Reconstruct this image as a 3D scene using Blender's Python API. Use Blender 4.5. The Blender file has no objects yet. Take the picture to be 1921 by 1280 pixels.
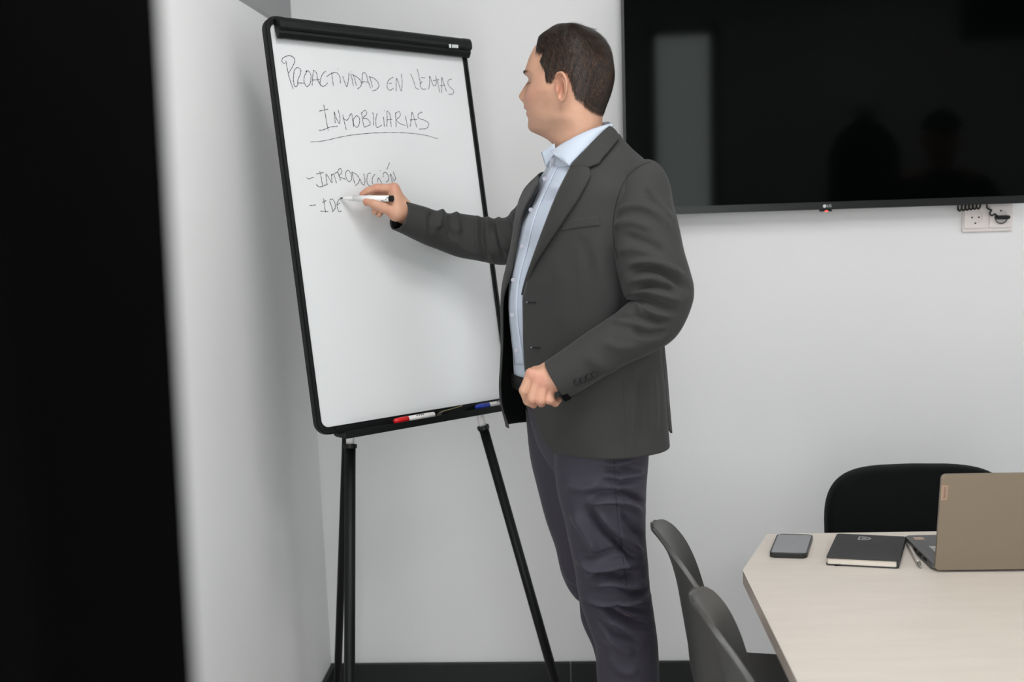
import bpy, bmesh, math, random
import numpy as np
from mathutils import Vector, Matrix
from mathutils.bvhtree import BVHTree

random.seed(7)
np.random.seed(7)
SC = bpy.context.scene
COL = SC.collection

# ------------------------------------------------------------------ camera
CW, CH, FPX = 1921.0, 1280.0, 1868.0
YAW, PITCH, ROLL = 0.0554, -0.135, 0.033
CAM = np.array([0.0, -2.902, 1.48])


def rot3(yaw, pitch, roll):
    c, s = math.cos(yaw), math.sin(yaw)
    rz = np.array([[c, -s, 0], [s, c, 0], [0, 0, 1]])
    c, s = math.cos(pitch), math.sin(pitch)
    rx = np.array([[1, 0, 0], [0, c, -s], [0, s, c]])
    c, s = math.cos(roll), math.sin(roll)
    ry = np.array([[c, 0, s], [0, 1, 0], [-s, 0, c]])
    return rz @ rx @ ry


RC = rot3(YAW, PITCH, ROLL)          # columns: right, forward, up
cam_data = bpy.data.cameras.new('camera')
cam_data.sensor_fit = 'HORIZONTAL'
cam_data.sensor_width = 36.0
cam_data.lens = 36.0 * FPX / CW
cam_data.clip_start = 0.02
cam_data.dof.use_dof = True
cam_data.dof.focus_distance = 2.2
cam_data.dof.aperture_fstop = 2.8
cam = bpy.data.objects.new('camera', cam_data)
COL.objects.link(cam)
m = Matrix.Identity(4)
for i in range(3):
    m[i][0], m[i][1], m[i][2], m[i][3] = RC[i, 0], RC[i, 2], -RC[i, 1], CAM[i]
cam.matrix_world = m
SC.camera = cam

# ------------------------------------------------------------------ world, exposure
wd = bpy.data.worlds.new('world')
SC.world = wd
wd.use_nodes = True
wd.node_tree.nodes['Background'].inputs[0].default_value = (0.75, 0.8, 0.9, 1)
wd.node_tree.nodes['Background'].inputs[1].default_value = 0.3
SC.view_settings.view_transform = 'Standard'
SC.view_settings.look = 'None'
SC.view_settings.gamma = 1.0
SC.view_settings.use_curve_mapping = False
SC.view_settings.exposure = 0.0
LIGHT_W = 12.9          # radiance of the ceiling panels
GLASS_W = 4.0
FRONT_FILL_W = 3.9           # radiance of the glazed fill panel added behind the camera
SIDE_FILL_W = 1.6             # radiance of the fill window added in the right wall           # daylight glow of the frosted door glass
PANELS = [(0.1, -1.55), (0.4, -2.35), (1.9, -2.5)]

# ------------------------------------------------------------------ helpers


def ray(px, py):
    d = RC @ np.array([(px - CW / 2) / FPX, 1.0, -(py - CH / 2) / FPX])
    return d


def U(px, py, Y):
    """world point seen at a pixel of the photograph, at room depth Y"""
    d = ray(px, py)
    return CAM + d * ((Y - CAM[1]) / d[1])


def UZ(px, py, z):
    d = ray(px, py)
    return CAM + d * ((z - CAM[2]) / d[2])


def proj(P):
    P = np.asarray(P, float)
    q = (P - CAM) @ RC
    return np.stack([CW / 2 + FPX * q[..., 0] / q[..., 1], CH / 2 - FPX * q[..., 2] / q[..., 1]], -1), q[..., 1]


def lin(c):
    return tuple(((v / 255.0) / 12.92 if v / 255.0 <= 0.04045 else ((v / 255.0 + 0.055) / 1.055) ** 2.4) for v in c)


def nrm(v):
    v = np.asarray(v, float)
    return v / np.linalg.norm(v)


def mat(name, rgb, rough=0.6, spec=0.5, metal=0.0, noise=None, bump=None, emit=None, var=0.0, vscale=8.0,
        stretch=(1, 1, 1), sheen=0.0, coat=0.0, sss=0.0, srgb=True):
    """principled material; var = colour variation, bump = (scale, strength, distance)"""
    M = bpy.data.materials.new(name)
    M.use_nodes = True
    nt = M.node_tree
    b = nt.nodes['Principled BSDF']
    c = lin(rgb) if srgb else rgb
    b.inputs['Base Color'].default_value = (*c, 1)
    b.inputs['Roughness'].default_value = rough
    b.inputs['Specular IOR Level'].default_value = spec
    b.inputs['Metallic'].default_value = metal
    if sheen:
        b.inputs['Sheen Weight'].default_value = sheen
        b.inputs['Sheen Roughness'].default_value = 0.5
    if coat:
        b.inputs['Coat Weight'].default_value = coat
    if sss:
        b.inputs['Subsurface Weight'].default_value = sss
        b.inputs['Subsurface Radius'].default_value = (0.012, 0.005, 0.003)
        b.inputs['Subsurface Scale'].default_value = 0.6
    if emit:
        b.inputs['Emission Color'].default_value = (*lin(emit[0]), 1)
        b.inputs['Emission Strength'].default_value = emit[1]
    tc = nt.nodes.new('ShaderNodeTexCoord')
    mp = nt.nodes.new('ShaderNodeMapping')
    mp.inputs['Scale'].default_value = stretch
    nt.links.new(tc.outputs['Object'], mp.inputs['Vector'])
    if var > 0:
        n = nt.nodes.new('ShaderNodeTexNoise')
        n.inputs['Scale'].default_value = vscale
        n.inputs['Detail'].default_value = 5
        nt.links.new(mp.outputs['Vector'], n.inputs['Vector'])
        r = nt.nodes.new('ShaderNodeValToRGB')
        r.color_ramp.elements[0].position = 0.3
        r.color_ramp.elements[1].position = 0.7
        r.color_ramp.elements[0].color = (*[v * (1 - var) for v in c], 1)
        r.color_ramp.elements[1].color = (*[min(1, v * (1 + var)) for v in c], 1)
        nt.links.new(n.outputs['Fac'], r.inputs['Fac'])
        nt.links.new(r.outputs['Color'], b.inputs['Base Color'])
    if bump:
        n2 = nt.nodes.new('ShaderNodeTexNoise')
        n2.inputs['Scale'].default_value = bump[0]
        n2.inputs['Detail'].default_value = 4
        nt.links.new(mp.outputs['Vector'], n2.inputs['Vector'])
        bp = nt.nodes.new('ShaderNodeBump')
        bp.inputs['Strength'].default_value = bump[1]
        bp.inputs['Distance'].default_value = bump[2]
        nt.links.new(n2.outputs['Fac'], bp.inputs['Height'])
        nt.links.new(bp.outputs['Normal'], b.inputs['Normal'])
    return M


def tag(o, label, cat, group=None, kind=None):
    if label:
        o['label'] = label
    if cat:
        o['category'] = cat
    if group:
        o['group'] = group
    if kind:
        o['kind'] = kind
    return o


ORIG = {}


def empty(name, loc):
    o = bpy.data.objects.new(name, None)
    o.empty_display_size = 0.1
    COL.objects.link(o)
    o.location = loc
    ORIG[o.name] = Matrix.Translation(Vector(loc))
    return o


def obj(name, me, material=None, parent=None, smooth=False, mats=None):
    """link a mesh built in world coordinates; a child keeps its world place"""
    o = bpy.data.objects.new(name, me)
    COL.objects.link(o)
    for mm in (mats or ([material] if material else [])):
        me.materials.append(mm)
    if smooth:
        me.polygons.foreach_set('use_smooth', [True] * len(me.polygons))
    ORIG[o.name] = Matrix.Identity(4)
    if parent is not None:
        o.parent = parent
        o.matrix_parent_inverse = ORIG[parent.name].inverted()
    return o


def struct(name, me, material):
    o = obj(name, me, material)
    o['kind'] = 'structure'
    return o


def mesh_from(verts, faces, name='m'):
    me = bpy.data.meshes.new(name)
    me.from_pydata([tuple(map(float, v)) for v in verts], [], [tuple(map(int, f)) for f in faces])
    me.validate()
    me.update()
    return me


def bm_mesh(bm):
    me = bpy.data.meshes.new('m')
    bmesh.ops.recalc_face_normals(bm, faces=bm.faces)
    bm.to_mesh(me)
    bm.free()
    return me


def b_box(bm, lo, hi, bev=0.0, seg=2):
    lo, hi = np.minimum(lo, hi), np.maximum(lo, hi)
    r = bmesh.ops.create_cube(bm, size=1.0)
    vs = r['verts']
    for v in vs:
        v.co = Vector([lo[i] + (v.co[i] + 0.5) * (hi[i] - lo[i]) for i in range(3)])
    if bev > 0:
        es = list({e for v in vs for e in v.link_edges})
        bmesh.ops.bevel(bm, geom=es, offset=bev, segments=seg, affect='EDGES', profile=0.5)


def box_mesh(lo, hi, bev=0.0, seg=2):
    bm = bmesh.new()
    b_box(bm, lo, hi, bev, seg)
    return bm_mesh(bm)


def b_tube(bm, pts, rad, n=12, cap=True):
    """round tube along a polyline; rad a number or a list"""
    P = [np.asarray(p, float) for p in pts]
    rr = rad if hasattr(rad, '__len__') else [rad] * len(P)
    T = []
    for i in range(len(P)):
        a = P[max(i - 1, 0)]
        b = P[min(i + 1, len(P) - 1)]
        T.append(nrm(b - a))
    up = np.array([0, 0, 1.0]) if abs(T[0][2]) < 0.9 else np.array([1.0, 0, 0])
    e1 = nrm(np.cross(T[0], up))
    rings = []
    for i in range(len(P)):
        e1 = nrm(e1 - T[i] * (e1 @ T[i]))
        e2 = np.cross(T[i], e1)
        rings.append([bm.verts.new(tuple(P[i] + rr[i] * (math.cos(a) * e1 + math.sin(a) * e2)))
                      for a in [2 * math.pi * k / n for k in range(n)]])
    for a, b in zip(rings[:-1], rings[1:]):
        for k in range(n):
            bm.faces.new((a[k], a[(k + 1) % n], b[(k + 1) % n], b[k]))
    if cap:
        bm.faces.new(rings[0][::-1])
        bm.faces.new(rings[-1])


def tube_mesh(pts, rad, n=12):
    bm = bmesh.new()
    b_tube(bm, pts, rad, n)
    return bm_mesh(bm)


def prism_mesh(poly, o, u, v, w, d0, d1, bev=0.0):
    """polygon (a,b) in the plane o+a*u+b*v extruded along w from d0 to d1"""
    bm = bmesh.new()
    o, u, v, w = map(lambda t: np.asarray(t, float), (o, u, v, w))
    A = [bm.verts.new(tuple(o + a * u + b * v + d0 * w)) for a, b in poly]
    B = [bm.verts.new(tuple(o + a * u + b * v + d1 * w)) for a, b in poly]
    n = len(poly)
    bm.faces.new(A[::-1])
    bm.faces.new(B)
    for k in range(n):
        bm.faces.new((A[k], A[(k + 1) % n], B[(k + 1) % n], B[k]))
    if bev > 0:
        es = [e for e in bm.edges if (e.verts[0] in A and e.verts[1] in A) or (e.verts[0] in B and e.verts[1] in B)]
        bmesh.ops.bevel(bm, geom=es, offset=bev, segments=2, affect='EDGES', profile=0.5)
    return bm_mesh(bm)


def rrect(w, h, r, n=6, x0=0.0, y0=0.0):
    """rounded rectangle outline, counter-clockwise, corner at x0,y0"""
    out = []
    for cx, cy, a0 in ((w - r, h - r, 0), (r, h - r, 90), (r, r, 180), (w - r, r, 270)):
        for k in range(n + 1):
            a = math.radians(a0 + 90.0 * k / n)
            out.append((x0 + cx + r * math.cos(a), y0 + cy + r * math.sin(a)))
    return out


def ring_mesh(outer, inner, o, u, v, w, d0, d1):
    """a frame: two outlines with the same point count, extruded"""
    bm = bmesh.new()
    o, u, v, w = map(lambda t: np.asarray(t, float), (o, u, v, w))
    mk = lambda poly, d: [bm.verts.new(tuple(o + a * u + b * v + d * w)) for a, b in poly]
    A0, A1, B0, B1 = mk(outer, d0), mk(outer, d1), mk(inner, d0), mk(inner, d1)
    n = len(outer)
    for k in range(n):
        j = (k + 1) % n
        bm.faces.new((A0[k], A0[j], A1[j], A1[k]))
        bm.faces.new((B0[k], B1[k], B1[j], B0[j]))
        bm.faces.new((A1[k], A1[j], B1[j], B1[k]))
        bm.faces.new((A0[k], B0[k], B0[j], A0[j]))
    return bm_mesh(bm)


def text_mesh(body, size, o, u, v, w, depth=0.0006):
    """lettering as a mesh: baseline from o along u, up v, standing proud along w"""
    cu = bpy.data.curves.new('t', 'FONT')
    cu.body = body
    cu.size = size
    cu.extrude = depth / 2
    cu.align_x = 'CENTER'
    cu.align_y = 'CENTER'
    t = bpy.data.objects.new('t', cu)
    COL.objects.link(t)
    dg = bpy.context.evaluated_depsgraph_get()
    me = bpy.data.meshes.new_from_object(t.evaluated_get(dg))
    bpy.data.objects.remove(t)
    mm = Matrix.Identity(4)
    for i in range(3):
        mm[i][0], mm[i][1], mm[i][2], mm[i][3] = u[i], v[i], w[i], o[i]
    me.transform(mm)
    return me


def catmull(P, n):
    """smooth curve through points, n samples"""
    P = np.asarray(P, float)
    if len(P) == 2:
        t = np.linspace(0, 1, n)[:, None]
        return P[0] * (1 - t) + P[1] * t
    d = np.linalg.norm(np.diff(P[:, :3] if P.shape[1] >= 3 else P, axis=0), axis=1)
    s = np.concatenate([[0], np.cumsum(np.maximum(d, 1e-9))])
    q = np.linspace(0, s[-1], n)
    return np.stack([hermite(s, P[:, k], q) for k in range(P.shape[1])], -1)


def hermite(x, y, q):
    """cubic interpolation with limited slopes"""
    x = np.asarray(x, float)
    y = np.asarray(y, float)
    q = np.clip(np.asarray(q, float), x[0], x[-1])
    h = np.diff(x)
    d = np.diff(y) / h
    mm = np.zeros_like(y)
    mm[0], mm[-1] = d[0], d[-1]
    for i in range(1, len(y) - 1):
        mm[i] = (d[i - 1] * h[i] + d[i] * h[i - 1]) / (h[i] + h[i - 1])
    i = np.clip(np.searchsorted(x, q) - 1, 0, len(h) - 1)
    t = (q - x[i]) / h[i]
    return ((1 + 2 * t) * (1 - t) ** 2 * y[i] + t * (1 - t) ** 2 * h[i] * mm[i]
            + t * t * (3 - 2 * t) * y[i + 1] + t * t * (t - 1) * h[i] * mm[i + 1])


# ------------------------------------------------------------------ materials
M_wall = mat('white_wall_paint', (226, 226, 226), 0.85, 0.3, var=0.012, vscale=1.7)
M_wallgrey = mat('grey_wall_paint', (150, 150, 150), 0.85, 0.3)
M_ceil = mat('ceiling_paint', (225, 225, 225), 0.9, 0.2)
M_floor = mat('floor_vinyl', (190, 188, 185), 0.5, 0.4, var=0.12, vscale=25)
M_skirt = mat('black_baseboard', (26, 30, 29), 0.5, 0.4, var=0.08, vscale=12, bump=(200, 0.05, 0.001))
M_skirt_edge = mat('baseboard_edge', (70, 72, 72), 0.5, 0.4)
M_blackdoor = mat('black_door_laminate', (2, 2, 2), 0.9, 0.02)
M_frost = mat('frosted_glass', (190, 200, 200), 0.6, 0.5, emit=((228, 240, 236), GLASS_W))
M_fillglass = mat('fill_panel_glass', (190, 200, 200), 0.6, 0.5, emit=((252, 252, 253), FRONT_FILL_W))
M_greyglass = mat('grey_clerestory_pane', (140, 140, 141), 0.35, 0.5)
M_blackmetal = mat('black_powder_metal', (9, 11, 11), 0.5, 0.25)
M_blackplastic = mat('black_plastic', (10, 13, 12), 0.45, 0.3)
M_board = mat('white_enamel_board', (212, 213, 214), 0.28, 0.5)
M_whiteplastic = mat('white_plastic', (215, 212, 210), 0.4, 0.5)
M_ink = mat('marker_ink', (78, 78, 81), 0.8, 0.2)
M_red = mat('red_plastic', (215, 25, 30), 0.35, 0.5)
M_blue = mat('blue_plastic', (35, 60, 165), 0.35, 0.5)
M_brass = mat('brass', (205, 185, 140), 0.25, 0.5, metal=1.0)
M_tvscreen = mat('tv_glass', (3, 4, 4), 0.06, 0.16)
M_tvbezel = mat('tv_bezel', (13, 15, 15), 0.35, 0.5, bump=(900, 0.05, 0.0003))
M_led = mat('red_standby_light', (255, 60, 50), 0.4, 0.5, emit=((255, 70, 60), 4.0))
M_logo = mat('silver_print', (205, 210, 208), 0.4, 0.5)
M_socket = mat('socket_plastic', (222, 214, 211), 0.4, 0.5)
M_hole = mat('dark_hole', (20, 18, 18), 0.8, 0.1)
M_steel = mat('brushed_steel', (180, 178, 174), 0.3, 0.5, metal=1.0)
M_chairplastic = mat('charcoal_chair_plastic', (68, 67, 65), 0.42, 0.45, bump=(450, 0.1, 0.0005))
M_blackfabric = mat('black_upholstery', (9, 11, 11), 0.9, 0.15, bump=(700, 0.3, 0.001), sheen=0.02)
M_tableedge = mat('table_edge_band', (238, 222, 209), 0.5, 0.4, var=0.03, vscale=30)
M_laptop = mat('champagne_aluminium', (141, 128, 111), 0.38, 0.5, metal=0.45, bump=(1500, 0.04, 0.0002))
M_laptopdark = mat('laptop_deck', (88, 88, 88), 0.45, 0.5, metal=0.3)
M_key = mat('grey_keys', (165, 165, 162), 0.5, 0.4)
M_screen = mat('dark_display', (12, 12, 13), 0.15, 0.5)
M_copper = mat('copper_badge', (172, 146, 128), 0.4, 0.5, metal=0.3)
M_copperdark = mat('copper_lettering', (128, 92, 74), 0.4, 0.5)
M_leather = mat('charcoal_cover', (56, 56, 57), 0.75, 0.3, bump=(600, 0.2, 0.0006), var=0.06, vscale=60)
M_paper = mat('paper_block', (225, 216, 204), 0.9, 0.2, bump=(30, 0.25, 0.001), stretch=(1, 1, 60))
M_phoneglass = mat('phone_glass_painted_sheen', (112, 113, 115), 0.16, 1.0)  # ceiling reflection painted into the grey of the black screen
M_emblem = mat('grey_foil', (140, 140, 136), 0.4, 0.5)
M_phonebody = mat('phone_body', (22, 24, 22), 0.35, 0.5)
M_pen = mat('silver_pen', (200, 190, 184), 0.25, 0.5, metal=0.5)
M_light = mat('light_diffuser', (255, 255, 255), 0.5, 0.2, emit=((253, 253, 253), LIGHT_W))
M_alu = mat('white_aluminium', (225, 225, 225), 0.4, 0.5)


def wood_material():
    M = bpy.data.materials.new('pale_birch_laminate')
    M.use_nodes = True
    nt = M.node_tree
    b = nt.nodes['Principled BSDF']
    b.inputs['Roughness'].default_value = 0.42
    b.inputs['Specular IOR Level'].default_value = 0.4
    tc = nt.nodes.new('ShaderNodeTexCoord')
    mp = nt.nodes.new('ShaderNodeMapping')
    mp.inputs['Scale'].default_value = (1.2, 9.0, 1.0)
    mp.inputs['Rotation'].default_value = (0, 0, 0.5)
    n = nt.nodes.new('ShaderNodeTexNoise')
    n.inputs['Scale'].default_value = 5.0
    n.inputs['Detail'].default_value = 8
    n.inputs['Distortion'].default_value = 0.6
    r = nt.nodes.new('ShaderNodeValToRGB')
    r.color_ramp.elements[0].position = 0.32
    r.color_ramp.elements[1].position = 0.72
    r.color_ramp.elements[0].color = (*lin((197, 188, 178)), 1)
    r.color_ramp.elements[1].color = (*lin((203, 194, 184)), 1)
    nt.links.new(tc.outputs['Object'], mp.inputs['Vector'])
    nt.links.new(mp.outputs['Vector'], n.inputs['Vector'])
    nt.links.new(n.outputs['Fac'], r.inputs['Fac'])
    nt.links.new(r.outputs['Color'], b.inputs['Base Color'])
    return M


M_wood = wood_material()

# ------------------------------------------------------------------ the room
XL, XR, YB, YF, ZC = -0.757, 3.3, 0.0, -3.45, 2.75
struct('floor', box_mesh((XL - 0.15, YF - 0.15, -0.08), (XR + 0.15, YB + 0.15, 0.0)), M_floor)
struct('ceiling', box_mesh((XL - 0.15, YF - 0.15, ZC), (XR + 0.15, YB + 0.15, ZC + 0.08)), M_ceil)
struct('wall_back', box_mesh((XL - 0.15, YB, 0), (XR + 0.15, YB + 0.12, ZC)), M_wall)
wr = empty('wall_right', (XR, YF / 2, 0))
wr['kind'] = 'structure'
WY0, WY1, WZ0, WZ1 = -3.1, -0.5, 0.85, 2.45
for a, b, c, d in ((YF, WY0, 0, ZC), (WY1, YB, 0, ZC), (WY0, WY1, 0, WZ0), (WY0, WY1, WZ1, ZC)):
    obj('wall_section', box_mesh((XR, a, c), (XR + 0.12, b, d)), M_wall, wr)
w3 = empty('fill_window', (XR, (WY0 + WY1) / 2, WZ0))  # added window, never in view; its panes glow as side fill
w3['kind'] = 'structure'
M_sidefill = mat('fill_window_glow', (230, 238, 245), 0.5, 0.5, emit=((252, 253, 255), SIDE_FILL_W))
for k in range(3):
    a = WY0 + (WY1 - WY0) * k / 3
    b = WY0 + (WY1 - WY0) * (k + 1) / 3
    obj('pane', box_mesh((XR + 0.05, a + .03, WZ0 + .03), (XR + 0.06, b - .03, WZ1 - .03)), M_sidefill, w3)
    obj('sash', ring_mesh([(a, WZ0), (b, WZ0), (b, WZ1), (a, WZ1)], [(a + .03, WZ0 + .03), (b - .03, WZ0 + .03), (b - .03, WZ1 - .03), (a + .03, WZ1 - .03)],
                          (XR, 0, 0), (0, 1, 0), (0, 0, 1), (1, 0, 0), 0.02, 0.09), M_blackmetal, w3)
struct('wall_front', box_mesh((XL - 0.15, YF - 0.12, 0), (XR + 0.15, YF, ZC)), M_wallgrey)
ZT = 1.985
struct('wall_left', box_mesh((XL - 0.12, YF, 0), (XL, YB, ZT)), M_wall)
# the clerestory above the left wall: grey panes between dark frame members
w1 = struct('window_1', box_mesh((XL - 0.03, YF, ZT), (XL - 0.003, YB, ZC)), M_greyglass)
for (a, b, z0, z1) in ((YF, YB, ZT, ZT + 0.012), (YF, YB, ZC - 0.05, ZC), (-0.03, YB, 2.088, ZC), (-1.2, -1.15, ZT, ZC), (-2.35, -2.3, ZT, ZC)):
    obj('window_frame', box_mesh((XL - 0.05, a, z0), (XL + 0.004 if z0 > ZT else XL - 0.001, b, z1)),
        M_blackmetal if z0 > ZT else M_wallgrey, w1)
# baseboards, in lengths butted together, with a paler top edge
bb = empty('baseboard_back', (XL, YB, 0))
bb['kind'] = 'structure'
xj = U(1070, 1240, 0)[0]
for a, b in ((XL, xj - 0.0012), (xj + 0.0012, XR)):
    p = obj('board', box_mesh((a, -0.014, 0), (b, -0.0005, 0.0885), 0.0015), M_skirt, bb)
bl = empty('baseboard_left', (XL, YB, 0))
bl['kind'] = 'structure'
obj('board', box_mesh((XL + 0.0005, YF, 0), (XL + 0.014, -0.0145, 0.0885), 0.0015), M_skirt, bl)
# black post near the camera on the left, kept slim to let fill past
xd = U(334, 640, -2.5)[0]
d1 = empty('trim_1', (xd - 0.03, -2.56, 0))
d1['kind'] = 'structure'
lean = 0.0256                                     # it stands very slightly out of plumb
xz_ = lambda z_: xd + lean * (z_ - 1.42)
obj('post', prism_mesh([(xz_(0) - 0.06, 0.0005), (xz_(0), 0.0005), (xz_(ZC), ZC - .0005), (xz_(ZC) - 0.06, ZC - .0005)], (0, 0, 0), (1, 0, 0), (0, 0, 1), (0, 1, 0), -2.62, -2.5, 0.0015), M_blackdoor, d1)
for y_ in (-2.63, -2.50):
    obj('cover_strip', prism_mesh([(xz_(0) - 0.068, 0.0005), (xz_(0) - .058, 0.0005), (xz_(ZC) - .058, ZC - .0005), (xz_(ZC) - 0.068, ZC - .0005)], (0, 0, 0), (1, 0, 0), (0, 0, 1), (0, 1, 0), y_, y_ + .01), M_blackdoor, d1)

# wall behind the camera: tall glazed door panel and a dark framed pane (seen mirrored in the screen)
def glazed(name, x0, x1, z0, z1, fw, glass):
    d = empty(name, ((x0 + x1) / 2, YF, z0))
    d['kind'] = 'structure'
    y0, y1 = YF + 0.001, YF + 0.05
    obj('frame_post', box_mesh((x0, y0, z0), (x0 + fw, y1, z1)), M_blackmetal, d)
    obj('frame_post', box_mesh((x1 - fw, y0, z0), (x1, y1, z1)), M_blackmetal, d)
    obj('frame_rail', box_mesh((x0 + fw, y0, z1 - fw), (x1 - fw, y1, z1)), M_blackmetal, d)
    obj('frame_rail', box_mesh((x0 + fw, y0, z0), (x1 - fw, y1, z0 + fw)), M_blackmetal, d)
    obj('pane', box_mesh((x0 + fw, y0 + 0.015, z0 + fw), (x1 - fw, y0 + 0.03, z1 - fw)), glass, d)
    return d


MY = -0.062          # the screen's plane
mir = lambda px, py: U(px, py, 2 * MY - YF)
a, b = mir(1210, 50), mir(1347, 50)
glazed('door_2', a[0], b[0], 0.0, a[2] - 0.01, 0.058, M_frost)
glazed('fill_panel', -0.70, 0.40, 0.0, 2.35, 0.045, M_fillglass)  # added glowing panel, out of view, fills the room from the camera side
a = mir(1803, 74)
glazed('window_2', a[0], a[0] + 0.75, a[2], a[2] + 0.3, 0.07, M_blackdoor)

# ceiling panel lights
for i, (x, y) in enumerate(PANELS):
    t = empty('ceiling_light', (x, y, ZC - 0.012))
    tag(t, ['square ceiling light panel above the flip chart end of the room', 'square ceiling light panel above the camera position',
            'square ceiling light panel above the meeting table'][i], 'ceiling light', 'ceiling light panels')
    s = 0.31
    obj('light_frame', ring_mesh(rrect(2 * s, 2 * s, 0.004, 2), rrect(2 * s - .03, 2 * s - .03, 0.004, 2, .015, .015),
                                 (x - s, y - s, ZC - 0.012), (1, 0, 0), (0, 1, 0), (0, 0, 1), 0, 0.0119), M_alu, t)
    obj('diffuser', box_mesh((x - s + .015, y - s + .015, ZC - 0.009), (x + s - .015, y + s - .015, ZC - 0.001)), M_light, t)

# ------------------------------------------------------------------ television
X0, ZB = U(1168, 200, MY)[0], 1.441
XC = U(1548, 391, MY)[0]
X1, Z1 = 2 * XC - X0, 1.441 + 0.635
tv = empty('television', (XC, 0, ZB))
tag(tv, 'large black flat television hung on the white wall behind the man', 'television')
obj('rear_housing', box_mesh((X0 + 0.004, MY + 0.006, ZB + 0.004), (X1 - 0.004, MY + 0.034, Z1 - 0.004), 0.004), M_blackplastic, tv)
obj('wall_bracket', box_mesh((XC - 0.2, MY + 0.034, 1.6), (XC + 0.2, -0.0005, 1.9), 0.003), M_blackmetal, tv)
scr = obj('screen', box_mesh((X0 + 0.008, MY - 0.0002, ZB + 0.021), (X1 - 0.008, MY + 0.006, Z1 - 0.008)), M_tvscreen, tv)
bz = obj('bezel', ring_mesh([(0, 0), (X1 - X0, 0), (X1 - X0, Z1 - ZB), (0, Z1 - ZB)],
                            [(0.008, 0.021), (X1 - X0 - 0.008, 0.021), (X1 - X0 - 0.008, Z1 - ZB - 0.008), (0.008, Z1 - ZB - 0.008)],
                            (X0, MY, ZB), (1, 0, 0), (0, 0, 1), (0, -1, 0), -0.006, 0.0022), M_tvbezel, tv)
zl = ZB + 0.0095
xl = U(1546.5, 388, MY)[0]
bm = bmesh.new()
bmesh.ops.create_cone(bm, cap_ends=True, segments=24, radius1=0.0046, radius2=0.0046, depth=0.0008,
                      matrix=Matrix.Translation((xl, MY - 0.0024, zl)) @ Matrix.Rotation(math.pi / 2, 4, 'X'))
obj('logo_disc', bm_mesh(bm), M_logo, bz)
obj('logo_lettering', text_mesh('LG', 0.0105, (xl + 0.0125, MY - 0.0026, zl), (1, 0, 0), (0, 0, 1), (0, -1, 0)), M_logo, bz)
sb = obj('sensor_bar', box_mesh((xl - 0.012, MY + 0.001, ZB - 0.0055), (xl + 0.022, MY + 0.012, ZB - 0.0002), 0.0015), M_tvbezel, tv)
obj('standby_light', box_mesh((xl + 0.002, MY + 0.0002, ZB - 0.0062), (xl + 0.010, MY + 0.004, ZB - 0.003), 0.0008), M_led, sb)

# ------------------------------------------------------------------ wall socket with plug and curled leads
s0, s1 = U(1804, 391, 0), U(1897, 433, 0)
sx0, sx1, sz0, sz1 = s0[0], s1[0], s1[2], s1[2] + 0.078
so = empty('wall_socket', ((sx0 + sx1) / 2, 0, sz0))
tag(so, 'white double wall socket plate just below the television', 'wall socket')
obj('plate', box_mesh((sx0, -0.008, sz0), (sx1, -0.0005, sz1), 0.002), M_socket, so)
cw = (sx1 - sx0) / 2
for k in range(2):
    cx, cz = sx0 + cw * (k + 0.5), sz0 + 0.041
    ins = obj('socket_insert', ring_mesh([(cx + (a - cw * .44), cz + (b - cw * .44)) for a, b in rrect(cw * .88, cw * .88, 0.004, 7)],
                                         [(cx + 0.0185 * math.cos(t), cz + 0.0185 * math.sin(t)) for t in
                                          [math.radians(45 + 360 * (q + .5) / 32 - 45) for q in range(32)]],
                                         (0, -0.008, 0), (1, 0, 0), (0, 0, 1), (0, -1, 0), 0, 0.004), M_socket, so)
    bm = bmesh.new()
    bmesh.ops.create_cone(bm, cap_ends=True, segments=28, radius1=0.0185, radius2=0.0185, depth=0.002,
                          matrix=Matrix.Translation((cx, -0.009, cz)) @ Matrix.Rotation(math.pi / 2, 4, 'X'))
    obj('recess_floor', bm_mesh(bm), M_socket, ins)
    for dx, dz in (((-0.0095, 0.0), (0.0095, 0.0), (0, -0.0165)) if k == 0 else ((0, 0.0165),)):
        bm = bmesh.new()
        bmesh.ops.create_cone(bm, cap_ends=True, segments=14, radius1=0.0025, radius2=0.0025, depth=0.0015,
                              matrix=Matrix.Translation((cx + dx, -0.0105, cz + dz)) @ Matrix.Rotation(math.pi / 2, 4, 'X'))
        obj('contact_hole', bm_mesh(bm), M_hole, ins)
cx, cz = sx0 + cw * 1.5, sz0 + 0.041
pl = empty('power_plug', (cx, -0.012, cz))
tag(pl, 'black power plug pushed into the right half of the wall socket', 'plug')
obj('plug_body', prism_mesh(rrect(0.036, 0.011, 0.0052, 5, -0.018, -0.0055), (cx, -0.0105, cz - 0.002), (1, 0, 0), (0, 0, 1), (0, -1, 0), 0, 0.022, 0.002), M_blackplastic, pl, True)
bm = bmesh.new()
b_tube(bm, [(cx + 0.0165 * math.cos(t), -0.016, cz - 0.003 + 0.0165 * math.sin(t)) for t in np.linspace(math.radians(170), math.radians(372), 20)], 0.0012, 8)
obj('pull_ring', bm_mesh(bm), M_blackplastic, pl, True)
bm = bmesh.new()
pp = [U(x, y, -0.018) for x, y in ((1852, 380), (1852, 390), (1856, 393), (1860, 394), (1857, 400), (1859, 404), (1863, 404), (1865, 402), (1872, 406))]
b_tube(bm, catmull(pp, 40), 0.0022, 8)
obj('plug_lead', bm_mesh(bm), M_blackplastic, pl, True)
bm = bmesh.new()
pp = []
for k in range(120):
    t = k / 119
    x = 1797 + 42 * t
    a = t * 2 * math.pi * 6
    c = U(x, 391.5 - 5 * t, -0.02)
    pp.append(c + np.array([0, 0.006 * math.sin(a), 0.0075 * math.cos(a)]))
pp = [U(1797, 395, -0.02)] + pp
b_tube(bm, pp, 0.0022, 8)
cb = obj('coiled_cable', bm_mesh(bm), M_blackplastic, None, True)
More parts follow.
